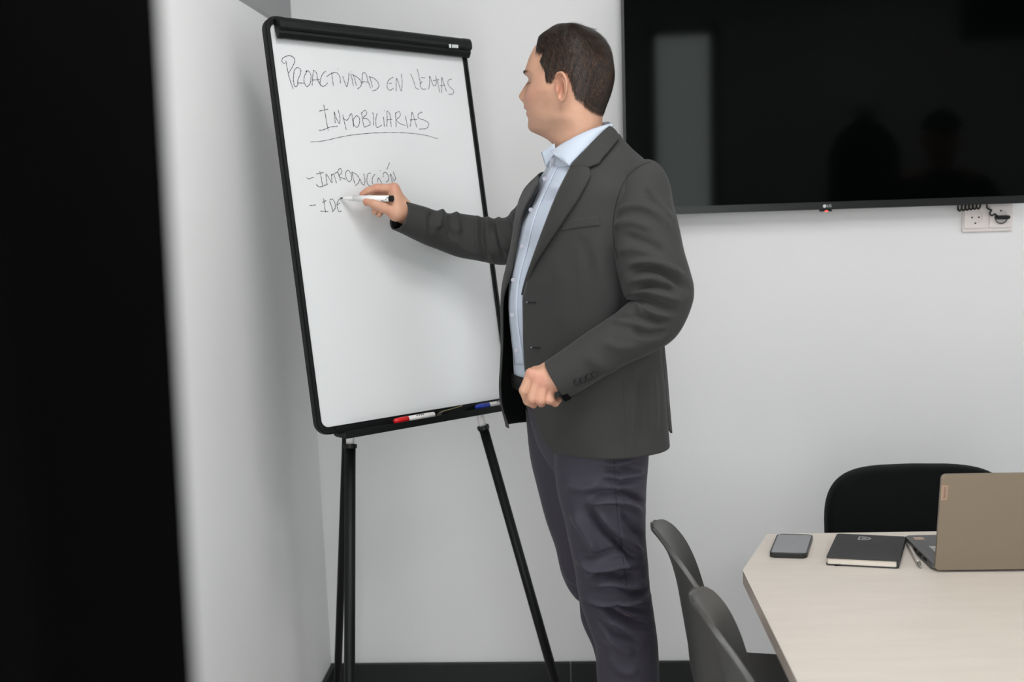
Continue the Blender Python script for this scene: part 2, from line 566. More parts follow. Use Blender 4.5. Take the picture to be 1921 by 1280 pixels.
tag(cb, 'black coiled cable bunched under the television above the empty socket', 'cable')

# ------------------------------------------------------------------ flip chart easel
BO = np.array([-0.668, -0.604, 1.925])                 # top left corner of the frame
bu = nrm(np.array([-0.249, -0.224, 1.916]) - BO)
bv = nrm(BO - np.array([-0.565, -0.740, 0.981]))
bn = nrm(np.cross(bu, bv))                             # towards the room
bv = np.cross(bn, bu)
BWID, BHEI = 0.566, 0.96
BL = BO - bv * BHEI                                     # bottom left


def onboard(px, py, off=0.0):
    d = ray(px, py)
    t = ((BO + bn * off - CAM) @ bn) / (d @ bn)
    return CAM + d * t


def buv(px, py):
    q = onboard(px, py) - BL
    return q @ bu, q @ bv


fa = onboard(657, 835, -0.02)
fb = onboard(656, 1280, -0.02)
footL = fa + (fb - fa) * (fa[2] / (fa[2] - fb[2]))
ga = onboard(906, 800, -0.02)
gb = onboard(1032, 1250, -0.02)
footR = ga + (gb - ga) * (ga[2] / (ga[2] - gb[2]))
fc = empty('flip_chart', tuple((footL + footR) / 2 * np.array([1, 1, 0])))
tag(fc, 'black framed flip chart easel with handwriting on its white board', 'flip chart')
panel = obj('whiteboard_panel', prism_mesh(rrect(BWID - 0.012, BHEI - 0.012, 0.02, 6, 0.006, 0.006), BL, bu, bv, bn, -0.012, 0.0), M_board, fc)
obj('frame', ring_mesh(rrect(BWID, BHEI, 0.032, 8), rrect(BWID - 0.026, BHEI - 0.034, 0.018, 8, 0.013, 0.017), BL, bu, bv, bn, -0.011, 0.004), M_blackmetal, fc)
# a thin highlight groove runs down the outside of the frame: a second, narrower bead
obj('frame_bead', ring_mesh(rrect(BWID - 0.006, BHEI - 0.006, 0.029, 8, 0.003, 0.003), rrect(BWID - 0.015, BHEI - 0.017, 0.024, 8, 0.0075, 0.0085),
                            BL, bu, bv, bn, 0.004, 0.0065), M_blackplastic, fc)
# paper clamp along the top: rounded bar with end caps
_p = [(0.008, 0.0), (0.010, -0.030), (0.016, -0.052), (0.024, -0.052), (0.034, -0.040), (0.0345, -0.031), (0.041, -0.029), (0.0445, -0.024), (0.046, -0.016), (0.0455, -0.006), (0.043, 0.002), (0.0385, 0.0085), (0.033, 0.0115), (0.026, 0.013), (0.010, 0.010)]
prof = [(0.004 + (d_ - 0.008) * 0.78, -0.0225 + (h_ + 0.0195) * 0.72) for d_, h_ in _p]


def clamp(u0, u1, grow=0.0):
    c = np.array([0.019, -0.0225])
    bm = bmesh.new()
    A, B = [], []
    for d, h in prof:
        q = c + (np.array([d, h]) - c) * (1 + grow)
        for u_, S in ((u0, A), (u1, B)):
            S.append(bm.verts.new(tuple(BL + bu * u_ + bv * (BHEI - 0.008 + q[1]) + bn * q[0])))
    n = len(prof)
    bm.faces.new(A)
    bm.faces.new(B[::-1])
    for k in range(n):
        bm.faces.new((A[k], B[k], B[(k + 1) % n], A[(k + 1) % n]))
    return bm_mesh(bm)


cl = obj('clamp_bar', clamp(0.036, BWID - 0.022), M_blackplastic, fc)
obj('end_cap', clamp(0.024, 0.036, 0.03), M_blackplastic, cl)
obj('end_cap', clamp(BWID - 0.022, BWID - 0.002, 0.03), M_blackplastic, cl)


def on_clamp(px, py):
    return onboard(px, py, 0.0468)


def flat_poly(name, pxs, off, depth, material, parent):
    P = [onboard(x, y, off) for x, y in pxs]
    return obj(name, prism_mesh([((p - BL) @ bu, (p - BL) @ bv) for p in P], BL, bu, bv, bn, off, off + depth), material, parent)


flat_poly('badge_mark', [(842, 83), (846, 83), (846.5, 90), (842.5, 89.5)], 0.0338, 0.0006, M_logo, cl)
for k in range(4):
    x = 848 + 3 * k
    flat_poly('badge_lettering', [(x, 83.6 + .25 * k), (x + 2.4, 83.8 + .25 * k), (x + 2.5, 90 + .2 * k), (x + .1, 89.8 + .2 * k)], 0.0338, 0.0006, M_logo, cl)
# pen tray under the lower frame edge
u0 = buv(628, 815)[0]
u1 = BWID - 0.03
prof = [(-0.004, 0.012), (0.010, 0.012), (0.010, 0.000), (0.046, -0.007), (0.049, 0.003), (0.052, 0.003), (0.051, -0.013), (0.010, -0.008), (-0.004, -0.004)]
bm = bmesh.new()
A = [bm.verts.new(tuple(BL + bu * u0 + bv * h + bn * d)) for d, h in prof]
B = [bm.verts.new(tuple(BL + bu * u1 + bv * h + bn * d)) for d, h in prof]
for k in range(len(prof)):
    bm.faces.new((A[k], B[k], B[(k + 1) % len(prof)], A[(k + 1) % len(prof)]))
bm.faces.new(A)
bm.faces.new(B[::-1])
tray = obj('pen_tray', bm_mesh(bm), M_blackmetal, fc)
# legs: pale inner tube, collar, black outer tube
for (a, foot, nm) in ((fa, footL, 'front'), (ga, footR, 'front')):
    top = a + nrm(a - foot) * 0.045
    d = nrm(foot - a)
    tubes = obj('leg', tube_mesh([a + d * 0.004, foot + np.array([0, 0, 0.012])], [0.0125, 0.0125], 28), M_blackmetal, fc, True)
    obj('inner_tube', tube_mesh([top, a + d * 0.01], 0.0095, 16), M_whiteplastic, tubes, True)
    bm = bmesh.new()
    b_tube(bm, [a - d * 0.002, a + d * 0.008], 0.0155, 18)
    col = obj('collar', bm_mesh(bm), M_blackplastic, tubes)
    obj('foot_cap', tube_mesh([foot + np.array([0, 0, 0.0006]), foot + np.array([0, 0, 0.03])], [0.016, 0.0145], 16), M_blackplastic, tubes)
# rear leg hinged behind the top edge, splayed back towards the wall corner
topc = BO + bu * BWID * 0.47 - bn * 0.03 - bv * 0.03
pxf = lambda y: 650 - (y - 830) * 16.0 / 450
best = min(((abs(U(pxf(yy), yy, -0.30)[2]), yy) for yy in np.arange(1280, 1900, 0.5)))[1]
footB = U(pxf(best), best, -0.30)
rl = obj('leg', tube_mesh([topc, footB + np.array([0, 0, 0.012])], 0.0105, 24), M_blackmetal, fc, True)
obj('foot_cap', tube_mesh([footB + np.array([0, 0, 0.0006]), footB + np.array([0, 0, 0.03])], [0.015, 0.0125], 16), M_blackplastic, rl)
bm = bmesh.new()
for q in (topc,):
    b_tube(bm, [q - bu * 0.2, q + bu * 0.2], 0.012, 10)
b_tube(bm, [fa + nrm(fa - footL) * 0.04, topc - bu * 0.18], 0.009, 10)
b_tube(bm, [ga + nrm(ga - footR) * 0.04, topc + bu * 0.18], 0.009, 10)
obj('rear_bracing', bm_mesh(bm), M_blackmetal, fc)
hk = onboard(941, 634, 0.0)
bm = bmesh.new()
b_tube(bm, [hk - bn * 0.012, hk + bn * 0.012], 0.007, 12)
obj('side_hook', bm_mesh(bm), M_blackplastic, fc)

# ---- handwriting: marker strokes on the board
Q = (520, 100, 5.336)
T = (560, 290, 8.732)
WORDS = [
 ('first', Q, [
  [(75,105),(48,88),(48,62),(85,32),(130,25),(165,45),(175,75),(160,120),(112,200)], [(85,75),(105,180),(125,260),(160,360)],
  [(165,205),(172,170),(205,143),(235,165),(232,200),(208,265),(203,288),(270,300)], [(165,200),(163,285),(180,335),(200,325),(206,285)],
  [(300,178),(272,230),(270,290),(295,335),(322,315),(336,260),(330,200),(302,173),(282,188)],
  [(350,325),(355,240),(370,172),(387,190),(405,270),(440,330)], [(348,270),(425,262)],
  [(485,180),(460,200),(435,260),(430,310),(455,332),(485,320),(505,295)],
  [(493,235),(545,202),(598,198),(621,225),(632,305)], [(543,190),(553,260),(562,330)], [(603,158),(610,160)],
  [(655,230),(675,290),(695,335),(710,280),(718,195)], [(735,205),(750,265),(762,330)], [(733,183),(738,188)],
  [(760,215),(780,275),(793,328)], [(748,212),(800,240),(842,290),(840,322),(800,360)],
  [(850,305),(850,250),(862,195),(880,200),(905,270),(935,350)], [(850,285),(915,290)],
  [(928,240),(943,300),(955,345)], [(915,235),(965,250),(1010,295),(1018,325),(990,365),(950,378)]]),
 ('second', Q, [[(1160,240),(1120,265),(1100,310),(1105,355),(1125,370),(1165,350)], [(1118,306),(1147,298)],
  [(1190,380),(1190,310),(1195,250),(1215,300),(1240,378),(1250,300),(1240,205)]]),
 ('third', Q, [[(1335,205),(1365,280),(1395,355),(1418,360)], [(1400,155),(1420,240),(1434,300)],
  [(1440,243),(1482,247)], [(1438,300),(1430,330),(1448,356),(1490,358)], [(1425,302),(1454,284)],
  [(1515,362),(1525,300),(1525,230),(1545,280),(1568,328),(1585,320),(1591,270),(1585,222)],
  [(1560,276),(1620,262)], [(1603,268),(1625,392)], [(1646,398),(1645,320),(1648,240),(1665,300),(1697,388)], [(1630,326),(1680,320)],
  [(1747,257),(1715,270),(1706,302),(1730,340),(1766,376),(1762,402),(1713,412)]]),
 ('fourth', Q, [[(465,515),(485,640),(510,778)], [(418,580),(510,560)], [(415,772),(445,770),(520,742),(605,730)],
  [(580,702),(575,640),(568,585),(595,660),(622,706),(626,640),(610,565)],
  [(690,768),(672,690),(655,612)], [(655,650),(690,672),(742,603),(756,680),(766,742)],
  [(792,624),(765,660),(770,720),(795,742),(822,700),(816,640),(790,622)],
  [(845,600),(855,680),(870,745)], [(838,602),(885,573),(896,600),(858,650),(905,660),(931,702),(868,744)],
  [(955,590),(966,650),(962,728)], [(1000,600),(985,690),(995,742),(1047,720)], [(1063,635),(1072,738)], [(1068,573),(1075,577)],
  [(1095,737),(1100,660),(1103,580),(1121,600),(1135,680),(1141,737)], [(1093,668),(1152,660)],
  [(1183,600),(1190,742)], [(1178,602),(1225,588),(1231,620),(1195,672),(1240,710),(1287,722)], [(1283,628),(1306,752)],
  [(1330,737),(1340,660),(1350,590),(1370,650),(1397,747)], [(1328,668),(1402,662)],
  [(1452,588),(1410,613),(1408,640),(1470,670),(1517,705),(1508,738),(1418,762)]]),
 ('underline', Q, [[(330,888),(400,886),(500,870),(620,842),(740,820),(900,803),(1100,795),(1250,797),(1400,808),(1520,830),(1610,858)]]),
 ('fifth', T, [[(130,378),(145,392),(250,368)], [(345,275),(375,400),(390,522)], [(288,322),(412,294)], [(290,488),(315,516),(482,488)],
  [(465,492),(455,400),(450,320),(500,390),(546,462),(541,380),(535,318)], [(533,342),(642,284)], [(578,328),(622,472)],
  [(640,292),(655,250),(682,228),(706,260),(698,312),(658,346),(775,410)], [(640,282),(690,428)],
  [(805,252),(770,300),(788,400),(825,446),(861,420),(861,330),(820,265),(795,255)],
  [(870,285),(920,482)], [(872,288),(950,330),(996,410),(980,462),(923,516)], [(1008,400),(1040,480),(1070,502),(1086,450),(1065,308)],
  [(1182,305),(1145,310),(1120,390),(1130,480),(1170,517),(1205,515)], [(1252,323),(1215,370),(1204,440),(1216,492)],
  [(1288,452),(1310,384),(1340,430),(1367,482)], [(1333,264),(1342,272)],
  [(1383,372),(1390,310),(1420,290),(1460,330),(1476,410),(1433,457)], [(1490,133),(1443,252)],
  [(1537,468),(1505,318),(1575,427),(1587,400),(1545,278)]]),
 ('sixth', T, [[(178,838),(282,828)], [(410,720),(440,952)], [(388,792),(452,754)], [(353,928),(487,938)],
  [(510,760),(562,922)], [(508,747),(545,730),(595,800),(602,870),(548,947)],
  [(668,728),(632,790),(638,880),(670,942),(707,918)], [(633,822),(677,795)]]),
]


def stroke_mesh(strokes, src, width=0.0023):
    ox, oy, sc = src
    V, Fc = [], []
    for st in strokes:
        px = [(ox + x / sc, oy + y / sc) for x, y in st]
        pts = np.array([buv(*p) for p in px])
        C = catmull(np.c_[pts, np.zeros(len(pts))], max(4, 7 * (len(pts) - 1) + 1))[:, :2]
        Tn = np.gradient(C, axis=0)
        Tn /= np.linalg.norm(Tn, axis=1)[:, None] + 1e-9
        Nn = np.stack([-Tn[:, 1], Tn[:, 0]], 1)
        b0 = len(V)
        for k in range(len(C)):
            wv = width * (0.42 + 0.1 * math.sin(k * 1.3)) * (0.75 if k in (0, len(C) - 1) else 1)
            for sg in (-1, 1):
                p = C[k] + Nn[k] * sg * wv
                V.append(BL + bu * p[0] + bv * p[1] + bn * 0.0005)
        for k in range(len(C) - 1):
            Fc.append((b0 + 2 * k, b0 + 2 * k + 1, b0 + 2 * k + 3, b0 + 2 * k + 2))
    return mesh_from(V, Fc)


for nm, src, st in WORDS:
    obj('handwritten_underline' if nm == 'underline' else 'handwritten_word', stroke_mesh(st, src, 0.0014 if nm == 'underline' else 0.0018), M_ink, panel)


# ---- pens lying in the tray
def marker(name, pa, pb, off, colour, label, cat='marker pen'):
    """whiteboard marker from its cap end (pixel pa) to its tail (pixel pb), lying in the tray"""
    A, B = [BL + bu * buv(*q)[0] + bv * 0.0062 + bn * 0.030 for q in (pa, pb)]
    d = nrm(B - A)
    Lm = np.linalg.norm(B - A)
    e = empty(name, tuple(A))
    tag(e, label, cat)
    r = 0.0072
    obj('cap', tube_mesh([A, A + d * 0.003, A + d * 0.012, A + d * Lm * 0.34], [r * .55, r * .8, r * 1.0, r * 1.04], 18), colour, e, True)
    bd = obj('barrel', tube_mesh([A + d * Lm * 0.34, A + d * (Lm - 0.002), B], [r, r, r * .8], 18), M_whiteplastic, e, True)
    s = nrm(np.cross(d, bn))
    s = s if s[2] > 0 else -s
    c0 = A + d * Lm * 0.55
    for k in range(4):
        q = c0 + d * 0.006 * k + nrm(bn + s) * (r * 1.01)
        obj('printed_mark', box_mesh(q - 0.0014, q + 0.0014, 0), M_ink, bd)
    return e


marker('whiteboard_marker', (727, 796), (802, 784), 0.032, M_red, 'red capped white marker pen lying in the flip chart tray')
marker('whiteboard_marker', (880, 772), (950, 762), 0.032, M_blue, 'blue capped white marker pen in the tray beside the man')
A, B = onboard(818, 780, 0.034), onboard(866, 769, 0.034)
d = nrm(B - A)
ck = empty('spring_clip', tuple(A))
tag(ck, 'small black clip with a thin brass edge between the markers in the tray', 'clip')
s = nrm(np.cross(bn, d))
L = np.linalg.norm(B - A)
obj('clip_body', prism_mesh([(0.006, -0.006), (L, -0.007), (L, 0.008), (0.02, 0.007)], A, d, s, bn, -0.012, 0.004, 0.001), M_blackplastic, ck)
obj('brass_edge', tube_mesh(catmull([A + bn * .005, A + d * 0.006 + s * 0.004 + bn * .005, A + d * 0.016 + s * 0.0055 + bn * .005, A + d * (L * .6) + s * 0.0072 + bn * .005, A + d * L + s * 0.0095 + bn * .005], 20), 0.0013, 8), M_brass, ck)

# ------------------------------------------------------------------ meeting table
TZ = 0.74
ta = empty('meeting_table', (1.1, -1.5, 0))
tag(ta, 'pale birch meeting table with clipped corners in the foreground', 'table')
A, B = UZ(1393, 1070, TZ), UZ(1440, 1003, TZ)
yb = B[1] + 0.004
xr = 2.2
yn = -2.45
poly = [(A[0], A[1]), (B[0], yb), (xr - (B[0] - A[0]), yb), (xr, A[1]), (xr, yn + (yb - A[1])), (xr - (B[0] - A[0]), yn), (B[0], yn), (A[0], yn + (yb - A[1]))]
poly = poly[::-1]
top = obj('tabletop', prism_mesh(poly, (0, 0, 0), (1, 0, 0), (0, 1, 0), (0, 0, 1), TZ - 0.002, TZ), M_wood, ta)
c = np.mean(poly, axis=0)
obj('edge_band', prism_mesh([tuple(c + (np.array(p) - c) * 0.9995) for p in poly], (0, 0, 0), (1, 0, 0), (0, 1, 0), (0, 0, 1), TZ - 0.028, TZ - 0.002), M_tableedge, ta)
for x in (0.85, 1.7):
    for y in (-1.1, -2.1):
        obj('leg', box_mesh((x - .025, y - .025, 0.0005), (x + .025, y + .025, TZ - 0.028), 0.003), M_blackmetal, ta)
obj('under_frame', ring_mesh([(.825, -2.125), (1.725, -2.125), (1.725, -1.075), (.825, -1.075)], [(.875, -2.075), (1.675, -2.075), (1.675, -1.125), (.875, -1.125)],
                             (0, 0, 0), (1, 0, 0), (0, 1, 0), (0, 0, 1), TZ - 0.07, TZ - 0.0285), M_blackmetal, ta)


def quad_on_table(c4, z):
    return [UZ(x, y, z) for x, y in c4]


# phone
P = quad_on_table([(1443, 1047), (1514, 1049), (1525, 1007), (1458, 1004)], TZ)
o = P[0]
u = nrm(P[1] - P[0])
v = np.cross((0, 0, 1), u)
mv = nrm(UZ(1458, 1004, TZ + .0105) - UZ(1443, 1040, TZ + .0105))
v = mv
ph = empty('smartphone', tuple(o + u * .037 + v * .07))
tag(ph, 'black smartphone lying face up at the clipped corner of the table', 'phone')
pw, phh = np.linalg.norm(P[1] - P[0]), 0.128
obj('body', prism_mesh(rrect(pw, phh, 0.009, 6), o, u, v, (0, 0, 1), 0.0004, 0.0105, 0.002), M_phonebody, ph, False)
obj('display', prism_mesh(rrect(pw - 0.006, phh - 0.012, 0.004, 4, 0.003, 0.005), o, u, v, (0, 0, 1), 0.0104, 0.0109), M_phoneglass, ph)

# notebook: back cover, page block, front cover, spine, elastic, emblem
P = [UZ(1549, 1061, TZ), UZ(1686, 1068, TZ)]
o, u = P[0], nrm(P[1] - P[0])
v = np.cross((0, 0, 1), u)
P2 = UZ(1699, 1011, TZ + 0.0172)
mv = P2 - UZ(1687, 1056, TZ + 0.0172)
v = nrm(mv)
nw, nh = np.linalg.norm(P[1] - P[0]), np.linalg.norm(mv) * 1.03
nb = empty('notebook', tuple(o + u * nw / 2 + v * nh / 2))
tag(nb, 'charcoal hardcover notebook with a grey shield emblem on its cover', 'notebook')
z = (0, 0, 1)
obj('back_cover', prism_mesh(rrect(nw, nh, 0.006, 4), o, u, v, z, 0.0004, 0.0028), M_leather, nb)
obj('page_block', prism_mesh(rrect(nw - 0.006, nh - 0.005, 0.004, 4, 0.002, 0.0025), o, u, v, z, 0.0028, 0.0146), M_paper, nb)
fcv = obj('front_cover', prism_mesh(rrect(nw, nh, 0.006, 4), o, u, v, z, 0.0146, 0.0172, 0.0008), M_leather, nb)
obj('spine', prism_mesh([(nw - 0.0025, 0.001), (nw + 0.0005, 0.001), (nw + 0.0005, nh - 0.001), (nw - 0.0025, nh - 0.001)], o, u, v, z, 0.0012, 0.0165, 0.001), M_leather, nb)
ec = UZ(1597, 1011.5, TZ + 0.0172)
ecu, ecv = (ec - o) @ u, (ec - o) @ v
shield = lambda s: [(ecu - .013 * s, ecv + .011 * s), (ecu - .013 * s, ecv - .011 * s), (ecu + .000 * s, ecv - .0115 * s), (ecu + .008 * s, ecv - .008 * s), (ecu + .014 * s, ecv), (ecu + .008 * s, ecv + .008 * s), (ecu, ecv + .0115 * s)]
obj('emblem_outline', ring_mesh(shield(1.0), shield(0.72), o, u, v, z, 0.0172, 0.0175), M_emblem, fcv)
obj('emblem_core', prism_mesh([(ecu - .006, ecv + .004), (ecu - .006, ecv - .004), (ecu + .002, ecv - .004), (ecu + .005, ecv), (ecu + .002, ecv + .004)], o, u, v, z, 0.0172, 0.0175), M_emblem, fcv)
obj('elastic_strap', box_mesh(o + u * 0.02 + np.array([-.003, -.0016, .0004]), o + u * 0.026 + np.array([.003, .001, .0034]), 0), M_blackfabric, nb)

# pen beside the notebook
A, B = UZ(1703, 1019, TZ + 0.005), UZ(1727, 1064, TZ + 0.005)
d = nrm(B - A)
pe = empty('ballpoint_pen', tuple(A))
tag(pe, 'slim silver ballpoint pen lying between the notebook and the laptop', 'pen')
L = np.linalg.norm(B - A)
bp = obj('barrel', tube_mesh([A, A + d * 0.004, A + d * L * .55, A + d * L * .85], [0.0035, 0.0045, 0.0046, 0.0042], 14), M_pen, pe, True)
obj('tip_cone', tube_mesh([A + d * L * .85, A + d * L * .97, B], [0.0042, 0.002, 0.0008], 14), M_steel, pe, True)
obj('pocket_clip', box_mesh(A + d * .006 + np.array([-.0012, -.0012, .0045]), A + d * .035 + np.array([.0012, .0012, .0062]), 0), M_steel, pe)

# laptop, seen from behind its open lid
hx, hy = UZ(1752, 1073, TZ)[:2]
lp = empty('laptop', (hx + .16, hy + .1, TZ))
tag(lp, 'open champagne grey laptop seen from behind its lid', 'laptop')
LW = 0.325
dp = 0.165
deck = obj('base', prism_mesh(rrect(LW, dp, 0.008, 5), (hx - .002, hy + 0.004, TZ), (1, 0, 0), (0, 1, 0), z, 0.003, 0.0165, 0.003), M_laptopdark, lp)
for a in (0.03, LW - 0.05):
    for b_ in (0.02, dp - 0.03):
        obj('rubber_foot', box_mesh((hx + a, hy + b_, TZ + .0003), (hx + a + 0.02, hy + b_ + 0.01, TZ + 0.0032)), M_blackplastic, deck)
for r_ in range(4):
    for c_ in range(11):
        x = hx + 0.024 + c_ * 0.0255
        y = hy + 0.03 + r_ * 0.0175
        obj('key', box_mesh((x, y, TZ + 0.0164), (x + 0.0215, y + 0.0145, TZ + 0.0176), 0), M_key, deck)
obj('touchpad', box_mesh((hx + .11, hy + 0.108, TZ + 0.0164), (hx + .215, hy + 0.158, TZ + 0.0169)), M_key, deck)
obj('sticker', box_mesh((hx + .012, hy + 0.14, TZ + 0.0164), (hx + .032, hy + 0.156, TZ + 0.0168)), M_copper, deck)
for k in range(3):
    obj('side_port', box_mesh((hx - .0026, hy + 0.035 + .028 * k, TZ + 0.008), (hx - .001, hy + 0.052 + .028 * k, TZ + 0.0125)), M_hole, deck)
lt = U(1771, 889, hy - 0.022)
lo = np.array([hx, hy, TZ + 0.006])
lv = np.array([0.0, lt[1] - hy, lt[2] - lo[2]])
LH = np.linalg.norm(lv)
lv = lv / LH
lu = np.array([1.0, 0, 0])
lw = np.cross(lu, lv)
lw = lw if lw[1] < 0 else -lw
lid = obj('lid', prism_mesh(rrect(LW, LH, 0.007, 5), lo, lu, lv, lw, 0.0, 0.006, 0.0015), M_laptop, lp)
obj('display', prism_mesh(rrect(LW - 0.014, LH - 0.024, 0.003, 3, 0.007, 0.016), lo, lu, lv, -lw, 0.0, 0.0006), M_screen, lid)
obj('hinge_bar', tube_mesh([lo + lu * 0.03 + lv * .004 - lw * .004, lo + lu * (LW - 0.03) + lv * .004 - lw * .004], 0.005, 12), M_laptopdark, lp)
obj('badge_plate', prism_mesh(rrect(0.0125, 0.031, 0.001, 2, 0.0008, LH - 0.052), lo, lu, lv, lw, 0.006, 0.0064), M_copper, lid)
obj('badge_lettering', text_mesh('lenovo', 0.0085, lo + lu * 0.007 + lv * (LH - 0.0365) + lw * 0.0066, lv, -lu, lw, 0.0004), M_copperdark, lid)


# ------------------------------------------------------------------ chairs
def shell_chair():
    """moulded shell chair facing +x, one mesh per part, around the origin"""
    NU, NV = 36, 70
    prof = np.array([(0.235, 0.425), (0.215, 0.444), (0.12, 0.446), (0.0, 0.436), (-0.12, 0.434), (-0.185, 0.450), (-0.214, 0.50), (-0.226, 0.58), (-0.237, 0.65), (-0.249, 0.72), (-0.261, 0.765), (-0.277, 0.805), (-0.292, 0.826), (-0.302, 0.833)])
    C2 = catmull(np.c_[prof, np.zeros(len(prof))], NV)[:, :2]
    zc = C2[:, 1]
    s = np.linspace(0, 1, NV)
    isb = C2[:, 0] < -.19
    wid = hermite([0, .05, .2, .45, .6, 1.0], [.145, .165, .178, .180, .176, .172], s)
    tt_ = np.clip((zc - .715) / (.8335 - .715), 0, 1)
    wid = wid * np.where(isb, np.sqrt(np.clip(1 - tt_ ** 2.3, 0, 1)), 1)
    wing = np.where(isb, hermite([.43, .50, .55, .61, .69, .745, .775, .81, .834], [.030, .052, .060, .060, .052, .040, .030, .012, .0], zc), hermite([0, .2, .5, 1], [0, .012, .035, .05], s))
    wing = np.convolve(np.pad(wing, 3, 'edge'), np.ones(7) / 7, 'valid')
    rise = hermite([0, .2, .4, .55, .7, 1.0], [.012, .022, .045, .040, .0, 0], s)
    V = np.zeros((NV, NU + 1, 3))
    for j in range(NU + 1):
        u_ = math.sin((-1 + 2 * j / NU) * math.pi / 2)
        a = abs(u_)
        V[:, j, 0] = C2[:, 0] + wing * a ** 2.2
        V[:, j, 1] = wid * u_
        V[:, j, 2] = C2[:, 1] + rise * a ** 2.4
    F = []
    for i in range(NV - 1):
        for j in range(NU):
            k = i * (NU + 1) + j
            F.append((k, k + 1, k + NU + 2, k + NU + 1))
    me = mesh_from(V.reshape(-1, 3), F)
    return me


def build_shell_chair(loc, label, rz=0.0):
    e = empty('shell_chair', loc)
    e.rotation_euler = (0, 0, rz)
    ORIG[e.name] = Matrix.Identity(4)
    tag(e, label, 'chair', 'charcoal shell chairs along the left side of the table')
    sh = obj('shell', SHELL, M_chairplastic if not SHELL.materials else None, e, True)
    md = sh.modifiers.new('thickness', 'SOLIDIFY')
    md.thickness = 0.009
    md.offset = -1
    bv_ = sh.modifiers.new('edge', 'BEVEL')
    bv_.width = 0.003
    bv_.segments = 2
    bv_.limit_method = 'ANGLE'
    for me in LEGS:
        obj('leg', me, M_blackmetal if not me.materials else None, e, True)
    obj('under_frame', CROSS, M_blackmetal if not CROSS.materials else None, e)
    return e


SHELL = shell_chair()
LEGS = [tube_mesh([(sx * 0.13, sy * 0.12, 0.415), (sx * 0.21, sy * 0.17, 0.0006)], [0.011, 0.0095], 12) for sx in (-1, 1) for sy in (-1, 1)]
bm = bmesh.new()
b_box(bm, (-0.15, -0.13, 0.405), (0.15, 0.13, 0.425), 0.004)
CROSS = bm_mesh(bm)
c1 = UZ(1228, 990, 0.83)
c2 = UZ(1303, 1126, 0.83)
build_shell_chair((c1[0] + 0.300, c1[1], 0), 'charcoal moulded shell chair right behind the man')
build_shell_chair((c2[0] + 0.300, c2[1], 0), 'nearer charcoal shell chair at the bottom edge of the picture')

fx, fy = 0.869, -0.40
e = empty('upholstered_chair', (fx, fy, 0))
tag(e, 'black upholstered chair with a rounded back on the far side of the table', 'chair')
zt = U(1720, 872, fy)[2]
hw = U(1720, 900, fy)[0] - U(1545, 960, fy)[0]
NB = 40
out = []
for k in range(NB + 1):
    a = math.pi * k / NB
    out.append((fx + hw * np.sign(math.cos(a)) * abs(math.cos(a)) ** 0.42, zt - 0.125 + 0.125 * abs(math.sin(a)) ** 0.78))
out = out + [(fx - hw * .97, 0.45), (fx + hw * .97, 0.45)]
bm = bmesh.new()
rings = []
for dy, gr in ((-0.028, 0.985), (-0.034, 0.96), (-0.02, 1.0), (0.012, 1.0), (0.026, 0.985), (0.03, 0.95)):
    pass
prof_y = [(0.0, -0.034, 0.94), (0, -0.030, 0.975), (0, -0.018, 1.0), (0, 0.014, 1.0), (0, 0.026, 0.975), (0, 0.03, 0.94)]
cxz = np.array([fx, 0.62])
for _, dy, gr in prof_y:
    r_ = []
    for x, zz in out:
        q = cxz + (np.array([x, zz]) - cxz) * gr
        bend = -0.09 * ((q[0] - fx) / hw) ** 2
        r_.append(bm.verts.new((q[0], fy + dy + bend * 0.55, q[1])))
    rings.append(r_)
n = len(out)
for a, b in zip(rings[:-1], rings[1:]):
    for k in range(n):
        bm.faces.new((a[k], a[(k + 1) % n], b[(k + 1) % n], b[k]))
bm.faces.new(rings[0][::-1])
bm.faces.new(rings[-1])
obj('backrest', bm_mesh(bm), M_blackfabric, e, True)
obj('seat', prism_mesh(rrect(hw * 1.9, 0.42, 0.06, 6, fx - hw * .95, fy - 0.40), (0, 0, 0), (1, 0, 0), (0, 1, 0), z, 0.40, 0.455, 0.015), M_blackfabric, e, True)
for sx in (-1, 1):
    for dy in (-0.35, -0.02):
        obj('leg', tube_mesh([(fx + sx * hw * .8, fy + dy, 0.405), (fx + sx * hw * .9, fy + dy + (.03 if dy > -.1 else -.02), 0.0006)], 0.011, 12), M_blackmetal, e, True)

# ------------------------------------------------------------------ the man
PY = -0.74                                     # depth of his spine
AF = math.radians(33)
FW = np.array([-math.cos(AF), -math.sin(AF), 0.0])     # the way his chest faces
LF = np.array([-FW[1], FW[0], 0.0])                    # his left
UPV = np.array([0, 0, 1.0])

M_skin = None


